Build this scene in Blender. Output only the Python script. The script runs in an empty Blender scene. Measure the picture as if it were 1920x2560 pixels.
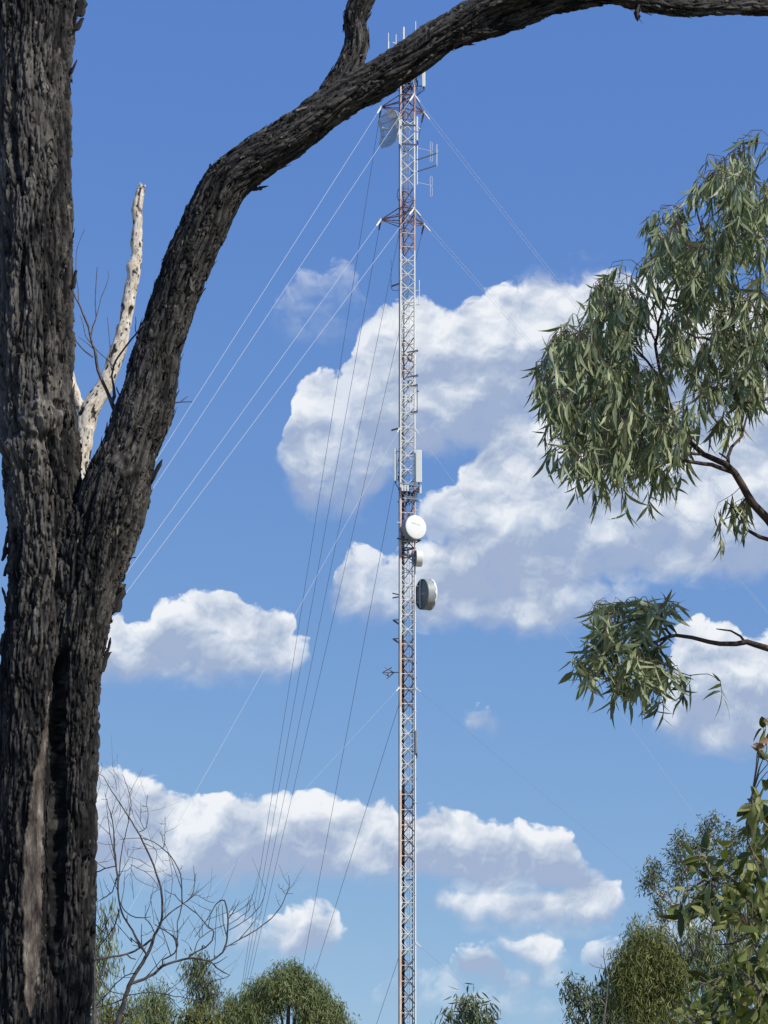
import bpy, math, random
import numpy as np
from mathutils import Vector, Matrix

# ------------------------------------------------------------------ camera, sky, sun
SC = bpy.context.scene
COL = SC.collection
FPX = 5700.0                       # focal length in photograph pixels (1920 wide)
PITCH = math.radians(13.5)
EYE = 1.6
cam_d = bpy.data.cameras.new('camera')
cam = bpy.data.objects.new('camera', cam_d)
COL.objects.link(cam)
cam_d.sensor_fit = 'HORIZONTAL'
cam_d.sensor_width = 36.0
cam_d.lens = 36.0 * FPX / 1920.0
cam_d.clip_start = 0.1
cam_d.clip_end = 6000
cam.location = (0, 0, EYE)
cam.rotation_euler = (math.radians(90) + PITCH, 0, 0)
SC.camera = cam
SC.view_settings.view_transform = 'Standard'
SC.view_settings.look = 'None'
SC.view_settings.exposure = 0.0
SC.view_settings.gamma = 1.0
SC.cycles.max_bounces = 6
SC.cycles.transparent_max_bounces = 12

SUN_EL = math.radians(42)
SUN_AZ = math.radians(128)         # from +Y clockwise towards +X: behind the camera, on its right
sun_dir = Vector((math.sin(SUN_AZ) * math.cos(SUN_EL), math.cos(SUN_AZ) * math.cos(SUN_EL), math.sin(SUN_EL)))
sun_d = bpy.data.lights.new('sun', 'SUN')
sun_d.energy = 4.2
sun_d.angle = math.radians(0.5)
sun_d.color = (1.0, 0.95, 0.86)
sun = bpy.data.objects.new('sun', sun_d)
COL.objects.link(sun)
sun.location = sun_dir * 50
sun.rotation_euler = sun_dir.to_track_quat('Z', 'Y').to_euler()


def ray(px, py):
    xc = (px - 960.0) / FPX
    yc = (1280.0 - py) / FPX
    return Vector((xc, math.cos(PITCH) - yc * math.sin(PITCH), math.sin(PITCH) + yc * math.cos(PITCH)))


def W(px, py, Y):
    d = ray(px, py)
    t = Y / d.y
    return Vector((d.x * t, Y, EYE + d.z * t))


def MPP(Y):
    return Y / (math.cos(PITCH) * FPX) * 1.02


# cloud banks: (place across, top, bottom, density) in directions of the photograph, in units of 1/1659 of its width
CLOUD_BANKS = [
    [(596, 1000, 1006, .6), (615, 930, 1060, .8), (640, 850, 1085, 1), (660, 815, 1100, 1), (700, 800, 1115, .9), (740, 812, 1120, .8), (760, 770, 1115, .8),
     (785, 700, 1105, .9), (810, 680, 1060, .9), (860, 655, 1000, 1), (920, 648, 975, 1), (965, 668, 975, 1), (990, 672, 980, 1), (1040, 632, 975, 1),
     (1100, 612, 950, 1), (1180, 600, 880, 1), (1250, 605, 905, 1), (1330, 580, 930, 1), (1400, 600, 950, 1), (1500, 620, 950, 1), (1659, 660, 1000, 1), (1800, 640, 1000, 1), (1900, 720, 960, 1), (1980, 800, 900, .8)],
    [(870, 1100, 1112, .5), (910, 1085, 1150, .8), (980, 1040, 1190, .9), (1010, 990, 1210, 1), (1060, 940, 1230, 1), (1110, 900, 1240, 1), (1160, 888, 1245, 1),
     (1250, 885, 1250, 1), (1350, 930, 1250, 1), (1500, 930, 1250, 1), (1659, 900, 1250, 1), (1800, 880, 1250, 1), (1950, 960, 1240, 1), (2050, 1040, 1210, .9), (2120, 1130, 1170, .7)],
    [(700, 1290, 1300, .5), (715, 1240, 1320, .8), (740, 1185, 1335, .9), (780, 1180, 1345, .9), (830, 1205, 1345, .8), (880, 1185, 1345, .8), (930, 1160, 1345, 1),
     (1000, 1150, 1345, 1), (1060, 1150, 1352, 1), (1130, 1160, 1362, 1), (1180, 1200, 1365, 1), (1230, 1220, 1362, .9), (1300, 1240, 1345, .7), (1380, 1240, 1300, .6), (1425, 1245, 1260, .4)],
    [(90, 1400, 1430, .7), (140, 1370, 1450, 1), (190, 1345, 1460, 1), (225, 1345, 1465, 1), (258, 1328, 1466, 1), (278, 1358, 1468, .9), (318, 1352, 1470, 1), (340, 1304, 1470, 1), (370, 1300, 1470, 1), (400, 1296, 1470, 1), (425, 1274, 1470, 1),
     (460, 1276, 1470, 1), (490, 1285, 1468, 1), (540, 1305, 1465, 1), (600, 1325, 1462, 1), (630, 1335, 1458, 1), (650, 1365, 1450, .9), (668, 1410, 1425, .5)],
    [(-60, 1800, 1840, .7), (20, 1730, 1870, 1), (100, 1670, 1885, 1), (180, 1655, 1885, 1), (260, 1655, 1890, 1), (300, 1680, 1895, 1), (340, 1685, 1898, 1), (362, 1712, 1900, 1), (400, 1726, 1902, 1), (450, 1720, 1905, 1), (500, 1714, 1905, 1), (560, 1720, 1905, 1),
     (620, 1720, 1905, 1), (700, 1722, 1903, 1), (740, 1735, 1900, 1), (800, 1730, 1895, 1), (850, 1735, 1893, 1), (875, 1768, 1890, 1), (905, 1750, 1905, 1), (940, 1740, 1912, 1), (980, 1758, 1916, 1),
     (1010, 1762, 1920, 1), (1060, 1776, 1922, 1), (1110, 1776, 1922, 1), (1150, 1792, 1922, 1), (1190, 1788, 1922, 1), (1230, 1806, 1918, 1), (1262, 1845, 1912, .9), (1280, 1885, 1895, .5)],
    [(910, 1935, 1945, .4), (940, 1918, 1965, .8), (1000, 1912, 1985, .9), (1060, 1918, 1995, .9), (1130, 1912, 2002, .9), (1200, 1908, 2004, 1), (1240, 1890, 2002, 1), (1262, 1876, 2000, 1),
     (1298, 1876, 1995, 1), (1318, 1905, 1990, 1), (1350, 1925, 1978, .9), (1372, 1950, 1962, .5)],
    [(420, 1995, 2005, .3), (480, 1990, 2045, .5), (520, 1975, 2060, .7), (570, 1990, 2063, .7), (620, 1965, 2065, .9), (680, 1946, 2065, 1), (712, 1955, 2062, .9), (740, 1985, 2055, .8), (765, 2015, 2035, .4)],
    [(960, 2085, 2090, .4), (990, 2055, 2100, .9), (1020, 2042, 2112, .9), (1062, 2045, 2120, .9), (1100, 2080, 2135, .8), (1150, 2088, 2150, .7), (1210, 2100, 2160, .6), (1300, 2130, 2150, .3)],
    [(1050, 2040, 2045, .3), (1075, 2022, 2060, .8), (1105, 2032, 2075, .8), (1130, 2022, 2085, .9), (1160, 2010, 2088, 1), (1190, 2020, 2086, 1), (1212, 2045, 2080, .8), (1228, 2062, 2070, .4),
     (1240, 2080, 2085, .3), (1270, 2045, 2100, .7), (1300, 2030, 2105, .8), (1340, 2035, 2105, .7), (1380, 2070, 2080, .3), (1400, 1990, 2040, .5), (1480, 1980, 2060, .6), (1700, 1980, 2060, .6)],
    [(1400, 1580, 1585, .3), (1426, 1530, 1600, .6), (1446, 1400, 1608, .9), (1470, 1358, 1612, 1), (1493, 1334, 1617, 1), (1540, 1345, 1620, 1), (1580, 1348, 1620, 1), (1620, 1375, 1620, 1), (1659, 1360, 1617, 1), (1800, 1400, 1610, 1), (1880, 1480, 1590, .8)],
    [(555, 690, 695, .2), (575, 655, 725, .45), (620, 615, 745, .52), (650, 585, 755, .52), (700, 560, 750, .5), (750, 550, 740, .46), (790, 620, 700, .38), (830, 680, 685, .0), (900, 600, 605, 0), (1080, 590, 595, 0), (1120, 560, 640, .3), (1180, 545, 640, .4), (1240, 530, 630, .35), (1330, 520, 600, .3), (1400, 560, 570, 0)],
    [(300, 2100, 2102, 0), (345, 2100, 2125, .6), (375, 2105, 2128, .6), (400, 2110, 2112, 0), (760, 2160, 2162, 0), (820, 2120, 2190, .45), (900, 2060, 2200, .5), (960, 2090, 2210, .55), (1060, 2125, 2215, .6),
     (1200, 2150, 2215, .55), (1350, 2140, 2215, .5), (1500, 2150, 2215, .5)],
    [(985, 1550, 1552, 0), (1005, 1530, 1570, .6), (1030, 1518, 1585, .8), (1060, 1530, 1580, .65), (1078, 1558, 1562, 0), (1140, 1470, 1472, 0), (1175, 1450, 1490, .35), (1215, 1440, 1495, .35), (1240, 1465, 1467, 0)],
]


def build_world():
    w = bpy.data.worlds.new('World')
    SC.world = w
    w.use_nodes = True
    nt = w.node_tree
    nt.nodes.clear()

    def vm(op, a, b=None, c=None):
        n = nt.nodes.new('ShaderNodeVectorMath')
        n.operation = op
        for i, v in enumerate((a, b, c)):
            if v is None:
                continue
            if isinstance(v, (tuple, list)):
                n.inputs[i].default_value = v
            else:
                nt.links.new(v, n.inputs[i])
        return n.outputs['Value'] if op in ('DOT_PRODUCT', 'LENGTH') else n.outputs[0]

    def mt(op, a, b=None, c=None, clamp=False):
        n = nt.nodes.new('ShaderNodeMath')
        n.operation = op
        n.use_clamp = clamp
        for i, v in enumerate((a, b, c)):
            if v is None:
                continue
            if isinstance(v, (int, float)):
                n.inputs[i].default_value = v
            else:
                nt.links.new(v, n.inputs[i])
        return n.outputs[0]

    def noise_node(vec, scale, detail, rough, out=0):
        n = nt.nodes.new('ShaderNodeTexNoise')
        n.noise_dimensions = '2D'
        n.inputs['Scale'].default_value = scale
        n.inputs['Detail'].default_value = detail
        n.inputs['Roughness'].default_value = rough
        nt.links.new(vec, n.inputs['Vector'])
        return n.outputs[out]

    tc = nt.nodes.new('ShaderNodeTexCoord')
    sep = nt.nodes.new('ShaderNodeSeparateXYZ')
    nt.links.new(tc.outputs['Generated'], sep.inputs[0])
    ay = mt('MAXIMUM', mt('ABSOLUTE', sep.outputs[1]), .02)
    comb = nt.nodes.new('ShaderNodeCombineXYZ')
    # across and up on a far wall of sky, in 1/1659ths of the view
    K = FPX / 1920 * 1659 * math.cos(PITCH)
    nt.links.new(mt('MULTIPLY', mt('DIVIDE', sep.outputs[0], ay), K), comb.inputs[0])
    nt.links.new(mt('MULTIPLY', mt('DIVIDE', sep.outputs[2], ay), K), comb.inputs[1])
    P = comb.outputs[0]

    def uv(ox, oy):
        d = ray(ox * 1.1573, oy * 1.1573)
        return d.x / d.y * K, d.z / d.y * K

    wc = noise_node(P, 1 / 70, 1, .5, 1)
    Pw = vm('ADD', P, vm('MULTIPLY_ADD', wc, (44, 30, 0), (-22, -15, 0)))
    n1 = noise_node(Pw, 1 / 55, 7, .55)
    P2 = vm('ADD', Pw, (5, 15, 0))
    n2 = noise_node(P2, 1 / 55, 5, .55)
    # rounded heaps: cells pushed about by noise
    wf = noise_node(P, 1 / 16, 2, .6, 1)
    Pv = vm('ADD', Pw, vm('MULTIPLY_ADD', wf, (15, 15, 0), (-7.5, -7.5, 0)))

    def heaps(vec, scale):
        v = nt.nodes.new('ShaderNodeTexVoronoi')
        v.feature = 'SMOOTH_F1'
        v.voronoi_dimensions = '2D'
        v.inputs['Scale'].default_value = scale
        v.inputs['Smoothness'].default_value = .45
        v.inputs['Detail'].default_value = 0
        nt.links.new(vec, v.inputs['Vector'])
        return v.outputs[0]

    hA = heaps(Pv, 1 / 38)
    hB = heaps(vm('ADD', Pv, (6, 13, 0)), 1 / 38)
    hC = heaps(Pv, 1 / 15)
    sepw = nt.nodes.new('ShaderNodeSeparateXYZ')
    nt.links.new(Pw, sepw.inputs[0])
    X, Y = sepw.outputs[0], sepw.outputs[1]
    V0, VR = 0.0, 3000.0
    X0, XR = -1400.0, 2800.0
    xx = mt('MULTIPLY_ADD', X, 1 / XR, -X0 / XR)
    yn = mt('MULTIPLY_ADD', Y, 1 / VR, -V0 / VR)
    acc = None
    num = den = nda = None
    for bank in CLOUD_BANKS:
        r = nt.nodes.new('ShaderNodeValToRGB')
        e = r.color_ramp.elements
        pts = []
        for (ox, t, b, a) in bank:
            u, vt = uv(ox, t)
            _, vb = uv(ox, b)
            pts.append(((u - X0) / XR, (vt - V0) / VR, (vb - V0) / VR, a))
        # close the ends
        if True:
            mid = (pts[0][1] + pts[0][2]) / 2
            pts.insert(0, (pts[0][0] - .006, mid - .012, mid + .012, 0))
        mid = (pts[-1][1] + pts[-1][2]) / 2
        pts.append((pts[-1][0] + .006, mid - .012, mid + .012, 0))
        for i, (q, t, b, a) in enumerate(pts):
            el = e[i] if i < 2 else e.new(min(1, q))
            el.position = min(1, q)
            el.color = (t, b, a, 1)
        nt.links.new(xx, r.inputs[0])
        sp = nt.nodes.new('ShaderNodeSeparateXYZ')
        nt.links.new(r.outputs[0], sp.inputs[0])
        up = mt('MULTIPLY', mt('SUBTRACT', sp.outputs[0], yn), VR / 30)     # below the top
        dn = mt('MULTIPLY', mt('SUBTRACT', yn, sp.outputs[1]), VR / 36)     # above the base
        s = mt('MINIMUM', mt('MINIMUM', up, mt('ADD', dn, .45)), 1.25)
        s = mt('MULTIPLY', mt('ADD', s, .7), sp.outputs[2])
        w_ = mt('MAXIMUM', s, 0.0)
        rel = mt('DIVIDE', mt('SUBTRACT', sp.outputs[0], yn), mt('MAXIMUM', mt('SUBTRACT', sp.outputs[0], sp.outputs[1]), .012))
        rel = mt('MINIMUM', mt('MAXIMUM', rel, 0), 1)
        wp = mt('MULTIPLY', w_, w_)
        acc = w_ if acc is None else mt('MAXIMUM', acc, w_)
        num = mt('MULTIPLY', wp, rel) if num is None else mt('MULTIPLY_ADD', wp, rel, num)
        den = wp if den is None else mt('ADD', den, wp)
        nda = mt('MULTIPLY', wp, sp.outputs[2]) if nda is None else mt('MULTIPLY_ADD', wp, sp.outputs[2], nda)
    relm = mt('DIVIDE', num, mt('MAXIMUM', den, .001))
    nA = noise_node(Pw, 1 / 150, 2, .5)
    nA2 = noise_node(vm('ADD', Pw, (-18, 46, 0)), 1 / 150, 2, .5)
    nB = noise_node(Pv, 1 / 30, 3, .5)
    nB2 = noise_node(vm('ADD', Pv, (-3, 9, 0)), 1 / 30, 3, .5)
    # cloud matter: the bank, eaten by noise and heaps
    topness = mt('SUBTRACT', 1.0, relm)
    off = mt('MULTIPLY', mt('SUBTRACT', 1.0, mt('MULTIPLY', acc, 2.5, clamp=True)), -.9)
    D = mt('ADD', mt('ADD', acc, off), mt('MULTIPLY_ADD', n1, 1.9, -.95 - .44))
    D = mt('ADD', D, mt('MULTIPLY_ADD', nA, .9, -.45))
    hs = mt('ADD', mt('MULTIPLY_ADD', hA, -.62, .22), mt('MULTIPLY_ADD', hC, -.40, .14))
    D = mt('ADD', D, mt('MULTIPLY', hs, topness))
    an = nt.nodes.new('ShaderNodeMapRange')
    an.interpolation_type = 'SMOOTHERSTEP'
    an.inputs['From Min'].default_value = -.22
    nt.links.new(mt('MULTIPLY_ADD', relm, 1.5, .48), an.inputs['From Max'])
    nt.links.new(D, an.inputs['Value'])
    dens = mt('DIVIDE', nda, mt('MAXIMUM', den, .001))
    alpha = mt('MULTIPLY', an.outputs[0], mt('MULTIPLY_ADD', relm, -.12, 1.0))
    alpha = mt('MULTIPLY', alpha, mt('MULTIPLY_ADD', dens, 1.45, -.38, clamp=True))
    sh = mt('MULTIPLY', mt('SUBTRACT', nA, nA2), 1.7)
    sh = mt('MULTIPLY_ADD', mt('SUBTRACT', nB, nB2), .62, sh)
    crisp = mt('MULTIPLY', mt('SUBTRACT', hB, hA), mt('MULTIPLY', topness, .22))
    sh = mt('ADD', sh, crisp)
    sh = mt('ADD', sh, mt('MULTIPLY_ADD', relm, -.86, .90))
    sh = mt('ADD', sh, mt('MULTIPLY_ADD', nA, .9, -.45))
    sh = mt('ADD', sh, mt('MULTIPLY_ADD', mt('MINIMUM', D, 1.4), -.10, .05), clamp=True)
    ramp = nt.nodes.new('ShaderNodeValToRGB')
    e = ramp.color_ramp.elements
    e[0].position = 0.05
    e[0].color = (.37, .455, .635, 1)
    e[1].position = .95
    e[1].color = (.88, .91, .95, 1)
    m = e.new(.35)
    m.color = (.50, .58, .715, 1)
    m = e.new(.6)
    m.color = (.66, .72, .82, 1)
    nt.links.new(sh, ramp.inputs[0])
    cl = vm('MULTIPLY', ramp.outputs[0], (10, 10, 10))       # the background strength is 0.1
    sky = nt.nodes.new('ShaderNodeTexSky')
    sky.sky_type = 'NISHITA'
    sky.sun_disc = False
    sky.sun_elevation = SUN_EL
    sky.sun_rotation = SUN_AZ
    sky.air_density = 1.0
    sky.dust_density = .2
    sky.ozone_density = 3.0
    # look a little higher into the sky than the horizon band, which is yellow in this model
    sv = vm('ADD', tc.outputs['Generated'], (0, 0, SKYLIFT))
    nt.links.new(vm('NORMALIZE', sv), sky.inputs[0])
    ss = nt.nodes.new('ShaderNodeSeparateXYZ')
    nt.links.new(sky.outputs[0], ss.inputs[0])
    sc_ = nt.nodes.new('ShaderNodeCombineXYZ')
    # the camera's colour response to the blue of the sky, one curve per channel
    for i, (gain, ref, pw) in enumerate(SKYFIT):
        nt.links.new(mt('MULTIPLY', mt('POWER', mt('MULTIPLY', ss.outputs[i], 1 / ref), pw), gain), sc_.inputs[i])
    skyc = sc_.outputs[0]
    mix = nt.nodes.new('ShaderNodeMix')
    mix.data_type = 'RGBA'
    nt.links.new(alpha, mix.inputs[0])
    nt.links.new(skyc, mix.inputs[6])
    nt.links.new(cl, mix.inputs[7])
    bg = nt.nodes.new('ShaderNodeBackground')
    bg.inputs[1].default_value = .10
    nt.links.new(mix.outputs[2], bg.inputs[0])
    out = nt.nodes.new('ShaderNodeOutputWorld')
    nt.links.new(bg.outputs[0], out.inputs[0])
    w.cycles.sampling_method = 'MANUAL'
    w.cycles.sample_map_resolution = 256


SKYLIFT = .14
SKYFIT = [(1.02, .87, 1.0), (2.23, 1.5, .78), (5.78, 2.83, .27)]
build_world()

# ------------------------------------------------------------------ materials
def mat(name, col, rough=.8, metal=0.0, build=None, spec=.5):
    m = bpy.data.materials.new(name)
    m.use_nodes = True
    nt = m.node_tree
    b = nt.nodes['Principled BSDF']
    b.inputs['Base Color'].default_value = tuple(col) + (1,)
    b.inputs['Roughness'].default_value = rough
    b.inputs['Metallic'].default_value = metal
    b.inputs['Specular IOR Level'].default_value = spec
    if build:
        build(nt, b)
    return m


def N_(nt, typ, **kw):
    n = nt.nodes.new(typ)
    for k, v in kw.items():
        setattr(n, k, v)
    return n


def ramp_(nt, fac, stops):
    r = nt.nodes.new('ShaderNodeValToRGB')
    e = r.color_ramp.elements
    for i, (p, c) in enumerate(stops):
        el = e[i] if i < 2 else e.new(p)
        el.position = p
        el.color = tuple(c) + (1,)
    nt.links.new(fac, r.inputs[0])
    return r.outputs[0]


def tnoise(nt, scale, detail=4, rough=.6, vec=None, out=0):
    n = nt.nodes.new('ShaderNodeTexNoise')
    n.inputs['Scale'].default_value = scale
    n.inputs['Detail'].default_value = detail
    n.inputs['Roughness'].default_value = rough
    if vec is not None:
        nt.links.new(vec, n.inputs['Vector'])
    return n.outputs[out]


def weathered(c1, c2, scale=3.0, lo=.4, hi=.65):
    def f(nt, b):
        tc = nt.nodes.new('ShaderNodeTexCoord')
        n = tnoise(nt, scale, 5, .65, tc.outputs['Object'])
        nt.links.new(ramp_(nt, n, [(lo, c1), (hi, c2)]), b.inputs['Base Color'])
    return f


M_WHITE = mat('white_paint', (.8, .79, .75), .45, build=weathered((.80, .80, .78), (.70, .68, .62), 1.4))
M_RED = mat('red_paint', (.25, .08, .06), .6, build=weathered((.14, .05, .04), (.33, .18, .14), 2.2))
M_PINK = mat('bleached_red_paint', (.5, .25, .2), .5, build=weathered((.60, .34, .29), (.80, .72, .66), 1.1))
M_PEACH = mat('faded_red_paint', (.7, .4, .26), .55, build=weathered((.72, .50, .36), (.78, .66, .54), 1.2))
M_GALV = mat('galvanised_steel', (.42, .44, .47), .4, .6)
M_DGALV = mat('dull_steel', (.13, .14, .16), .5, .4)
M_WIRE = mat('steel_wire', (.56, .60, .66), .7, 0.0, spec=.2)
M_CABLE = mat('black_cable', (.012, .012, .016), .6)
M_RADOME = mat('radome', (.83, .83, .80), .5)
M_PANEL = mat('panel_plastic', (.80, .80, .74), .5)
M_GREY = mat('grey_shell', (.30, .33, .34), .5, build=weathered((.27, .30, .31), (.36, .38, .38), 2.0))
M_DGREY = mat('dark_shell', (.15, .17, .175), .6)


# ------------------------------------------------------------------ mesh helpers
def basis(d):
    d = Vector(d).normalized()
    u = Vector((0, 0, 1)) if abs(d.z) < .9 else Vector((1, 0, 0))
    a = d.cross(u).normalized()
    return a, d.cross(a).normalized(), d


class MB:
    def __init__(self, open_=False):
        self.open = open_
        self.v = []
        self.f = []

    def add(self, vs, fs):
        o = len(self.v)
        self.v += [tuple(p) for p in vs]
        self.f += [tuple(i + o for i in f) for f in fs]
        return self

    def tube(self, pts, r, n=6, cap=True):
        pts = [Vector(p) for p in pts]
        m = len(pts)
        rs = list(r) if isinstance(r, (list, tuple)) else [r] * m
        vs, fs = [], []
        a = None
        cap = cap and not self.open
        for i, p in enumerate(pts):
            d = (pts[min(i + 1, m - 1)] - pts[max(i - 1, 0)])
            if d.length < 1e-9:
                d = Vector((0, 0, 1))
            d.normalize()
            if a is None:
                a, b, _ = basis(d)
            else:
                a = (a - d * a.dot(d)).normalized()
                b = d.cross(a)
            for k in range(n):
                t = 2 * math.pi * k / n
                vs.append(p + (a * math.cos(t) + b * math.sin(t)) * rs[i])
        for i in range(m - 1):
            for k in range(n):
                k2 = (k + 1) % n
                fs.append((i * n + k, i * n + k2, (i + 1) * n + k2, (i + 1) * n + k))
        if cap:
            fs.append(tuple(range(n - 1, -1, -1)))
            fs.append(tuple((m - 1) * n + k for k in range(n)))
        return self.add(vs, fs)

    def box(self, c, size, ax=None):
        c = Vector(c)
        ax = ax or (Vector((1, 0, 0)), Vector((0, 1, 0)), Vector((0, 0, 1)))
        vs = []
        for sx in (-.5, .5):
            for sy in (-.5, .5):
                for sz in (-.5, .5):
                    vs.append(c + ax[0] * sx * size[0] + ax[1] * sy * size[1] + ax[2] * sz * size[2])
        return self.add(vs, [(0, 1, 3, 2), (4, 6, 7, 5), (0, 4, 5, 1), (2, 3, 7, 6), (0, 2, 6, 4), (1, 5, 7, 3)])

    def bar(self, p, q, w, h):
        p, q = Vector(p), Vector(q)
        a, b, d = basis(q - p)
        return self.box((p + q) / 2, (w, h, (q - p).length), (a, b, d))

    def lathe(self, c, axis, prof, n=28, wob=None):
        """prof: (distance along the axis, radius)"""
        c = Vector(c)
        a, b, d = basis(axis)
        vs, fs = [], []
        for i, (h, r) in enumerate(prof):
            for k in range(n):
                t = 2 * math.pi * k / n
                hh = h + (wob(i, k) if wob else 0)
                vs.append(c + d * hh + (a * math.cos(t) + b * math.sin(t)) * max(r, 1e-4))
        for i in range(len(prof) - 1):
            for k in range(n):
                k2 = (k + 1) % n
                fs.append((i * n + k, i * n + k2, (i + 1) * n + k2, (i + 1) * n + k))
        return self.add(vs, fs)


def link_mesh(name, me, m, parent=None, smooth=False):
    o = bpy.data.objects.new(name, me)
    COL.objects.link(o)
    for x in (m if isinstance(m, (list, tuple)) else [m]):
        me.materials.append(x)
    if smooth:
        me.polygons.foreach_set('use_smooth', [True] * len(me.polygons))
    if parent is not None:
        o.parent = parent
        off = Vector((0, 0, 0))
        p = parent
        if p.type == 'EMPTY':
            off = p.location
        o.matrix_parent_inverse = Matrix.Translation(-off)
    return o


def obj(name, mb, m, parent=None, smooth=False, label=None):
    me = bpy.data.meshes.new(name)
    me.from_pydata(mb.v, [], mb.f)
    me.update()
    o = link_mesh(name, me, m, parent, smooth)
    if label:
        o['label'] = label
    return o


def thing(name, loc, label, cat, group=None):
    o = bpy.data.objects.new(name, None)
    COL.objects.link(o)
    o.location = loc
    o.empty_display_size = .3
    o['label'] = label
    o['category'] = cat
    if group:
        o['group'] = group
    return o


def np_mesh(name, V, F, mats, parent=None, smooth=False, attrs=None, matidx=None):
    """V (n,3) array, F (m,k) array of quads or triangles"""
    me = bpy.data.meshes.new(name)
    V = np.asarray(V, dtype=np.float32)
    F = np.asarray(F, dtype=np.int32)
    me.vertices.add(len(V))
    me.vertices.foreach_set('co', V.ravel())
    k = F.shape[1]
    me.loops.add(F.size)
    me.loops.foreach_set('vertex_index', F.ravel())
    me.polygons.add(len(F))
    me.polygons.foreach_set('loop_start', np.arange(0, F.size, k, dtype=np.int32))
    me.update(calc_edges=True)
    for nm, (typ, arr) in (attrs or {}).items():
        at = me.attributes.new(nm, typ, 'POINT')
        at.data.foreach_set('vector' if typ == 'FLOAT_VECTOR' else 'value', np.asarray(arr, dtype=np.float32).ravel())
    o = link_mesh(name, me, mats, parent, smooth)
    return o


def smooth_path(pts, rs, step):
    """Catmull-Rom through pts, resampled at about step"""
    P = [np.array(p, float) for p in pts]
    R = list(rs)
    P = [2 * P[0] - P[1]] + P + [2 * P[-1] - P[-2]]
    R = [R[0]] + R + [R[-1]]
    op, orr = [], []
    for i in range(1, len(P) - 2):
        n = max(1, int(np.linalg.norm(P[i + 1] - P[i]) / step))
        for j in range(n):
            t = j / n
            a, b, c, d = P[i - 1], P[i], P[i + 1], P[i + 2]
            op.append(.5 * ((2 * b) + (-a + c) * t + (2 * a - 5 * b + 4 * c - d) * t * t + (-a + 3 * b - 3 * c + d) * t ** 3))
            orr.append(R[i] * (1 - t) + R[i + 1] * t)
    op.append(P[-2])
    orr.append(R[-2])
    return np.array(op), np.array(orr)


# ------------------------------------------------------------------ noise in numpy
def _hash(ix, iy, iz, seed):
    h = (ix.astype(np.int64) * 374761393 + iy.astype(np.int64) * 668265263 + iz.astype(np.int64) * 2147483647 + seed * 974634777) & 0xffffffff
    h = ((h ^ (h >> 13)) * 1274126177) & 0xffffffff
    h = ((h ^ (h >> 16)) * 2246822519) & 0xffffffff
    return ((h ^ (h >> 15)) & 0xffffff).astype(np.float64) / 0xffffff


def vnoise(P, seed=0):
    i = np.floor(P).astype(np.int64)
    f = P - i
    f = f * f * (3 - 2 * f)
    out = 0
    for dx in (0, 1):
        for dy in (0, 1):
            for dz in (0, 1):
                w = (f[:, 0] if dx else 1 - f[:, 0]) * (f[:, 1] if dy else 1 - f[:, 1]) * (f[:, 2] if dz else 1 - f[:, 2])
                out = out + w * _hash(i[:, 0] + dx, i[:, 1] + dy, i[:, 2] + dz, seed)
    return out


def fbm(P, oct=3, seed=0, rough=.5):
    a, s, t = 1.0, 0, 0
    for o in range(oct):
        s = s + a * vnoise(P * 2 ** o, seed + o * 17)
        t += a
        a *= rough
    return s / t


def worley(P, seed=0):
    i = np.floor(P).astype(np.int64)
    f1 = np.full(len(P), 9.0)
    f2 = np.full(len(P), 9.0)
    idv = np.zeros(len(P))
    for dx in (-1, 0, 1):
        for dy in (-1, 0, 1):
            for dz in (-1, 0, 1):
                c = i + np.array([dx, dy, dz])
                q = np.stack([_hash(c[:, 0], c[:, 1], c[:, 2], seed + s) for s in (1, 2, 3)], 1)
                d = np.linalg.norm(c + q - P, axis=1)
                h = _hash(c[:, 0], c[:, 1], c[:, 2], seed + 9)
                new = d < f1
                f2 = np.where(new, f1, np.minimum(f2, d))
                idv = np.where(new, h, idv)
                f1 = np.where(new, d, f1)
    return f1, f2, idv


def sstep(a, b, x):
    t = np.clip((x - a) / (b - a), 0, 1)
    return t * t * (3 - 2 * t)


# ------------------------------------------------------------------ organic wood: tubes fused, then carved as bark
def fuse(paths, voxel):
    """paths: list of (points, radii) -> vertices and quads of the fused skin"""
    mb = MB()
    for pts, rs in paths:
        mb.tube([Vector(p) for p in pts], list(rs), 20)
    me = bpy.data.meshes.new('fuse')
    me.from_pydata(mb.v, [], mb.f)
    o = bpy.data.objects.new('fuse', me)
    COL.objects.link(o)
    md = o.modifiers.new('r', 'REMESH')
    md.mode = 'VOXEL'
    md.voxel_size = voxel
    bpy.context.view_layer.update()
    dg = bpy.context.evaluated_depsgraph_get()
    ev = bpy.data.meshes.new_from_object(o.evaluated_get(dg))
    V = np.zeros(len(ev.vertices) * 3)
    ev.vertices.foreach_get('co', V)
    V = V.reshape(-1, 3)
    NV = np.zeros(len(ev.vertices) * 3)
    ev.vertices.foreach_get('normal', NV)
    NV = NV.reshape(-1, 3)
    ls = np.zeros(len(ev.polygons), dtype=np.int32)
    ev.polygons.foreach_get('loop_total', ls)
    lv = np.zeros(len(ev.loops), dtype=np.int32)
    ev.loops.foreach_get('vertex_index', lv)
    assert (ls == 4).all()
    F = lv.reshape(-1, 4)
    bpy.data.objects.remove(o)
    bpy.data.meshes.remove(me)
    bpy.data.meshes.remove(ev)
    return V, NV, F


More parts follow.
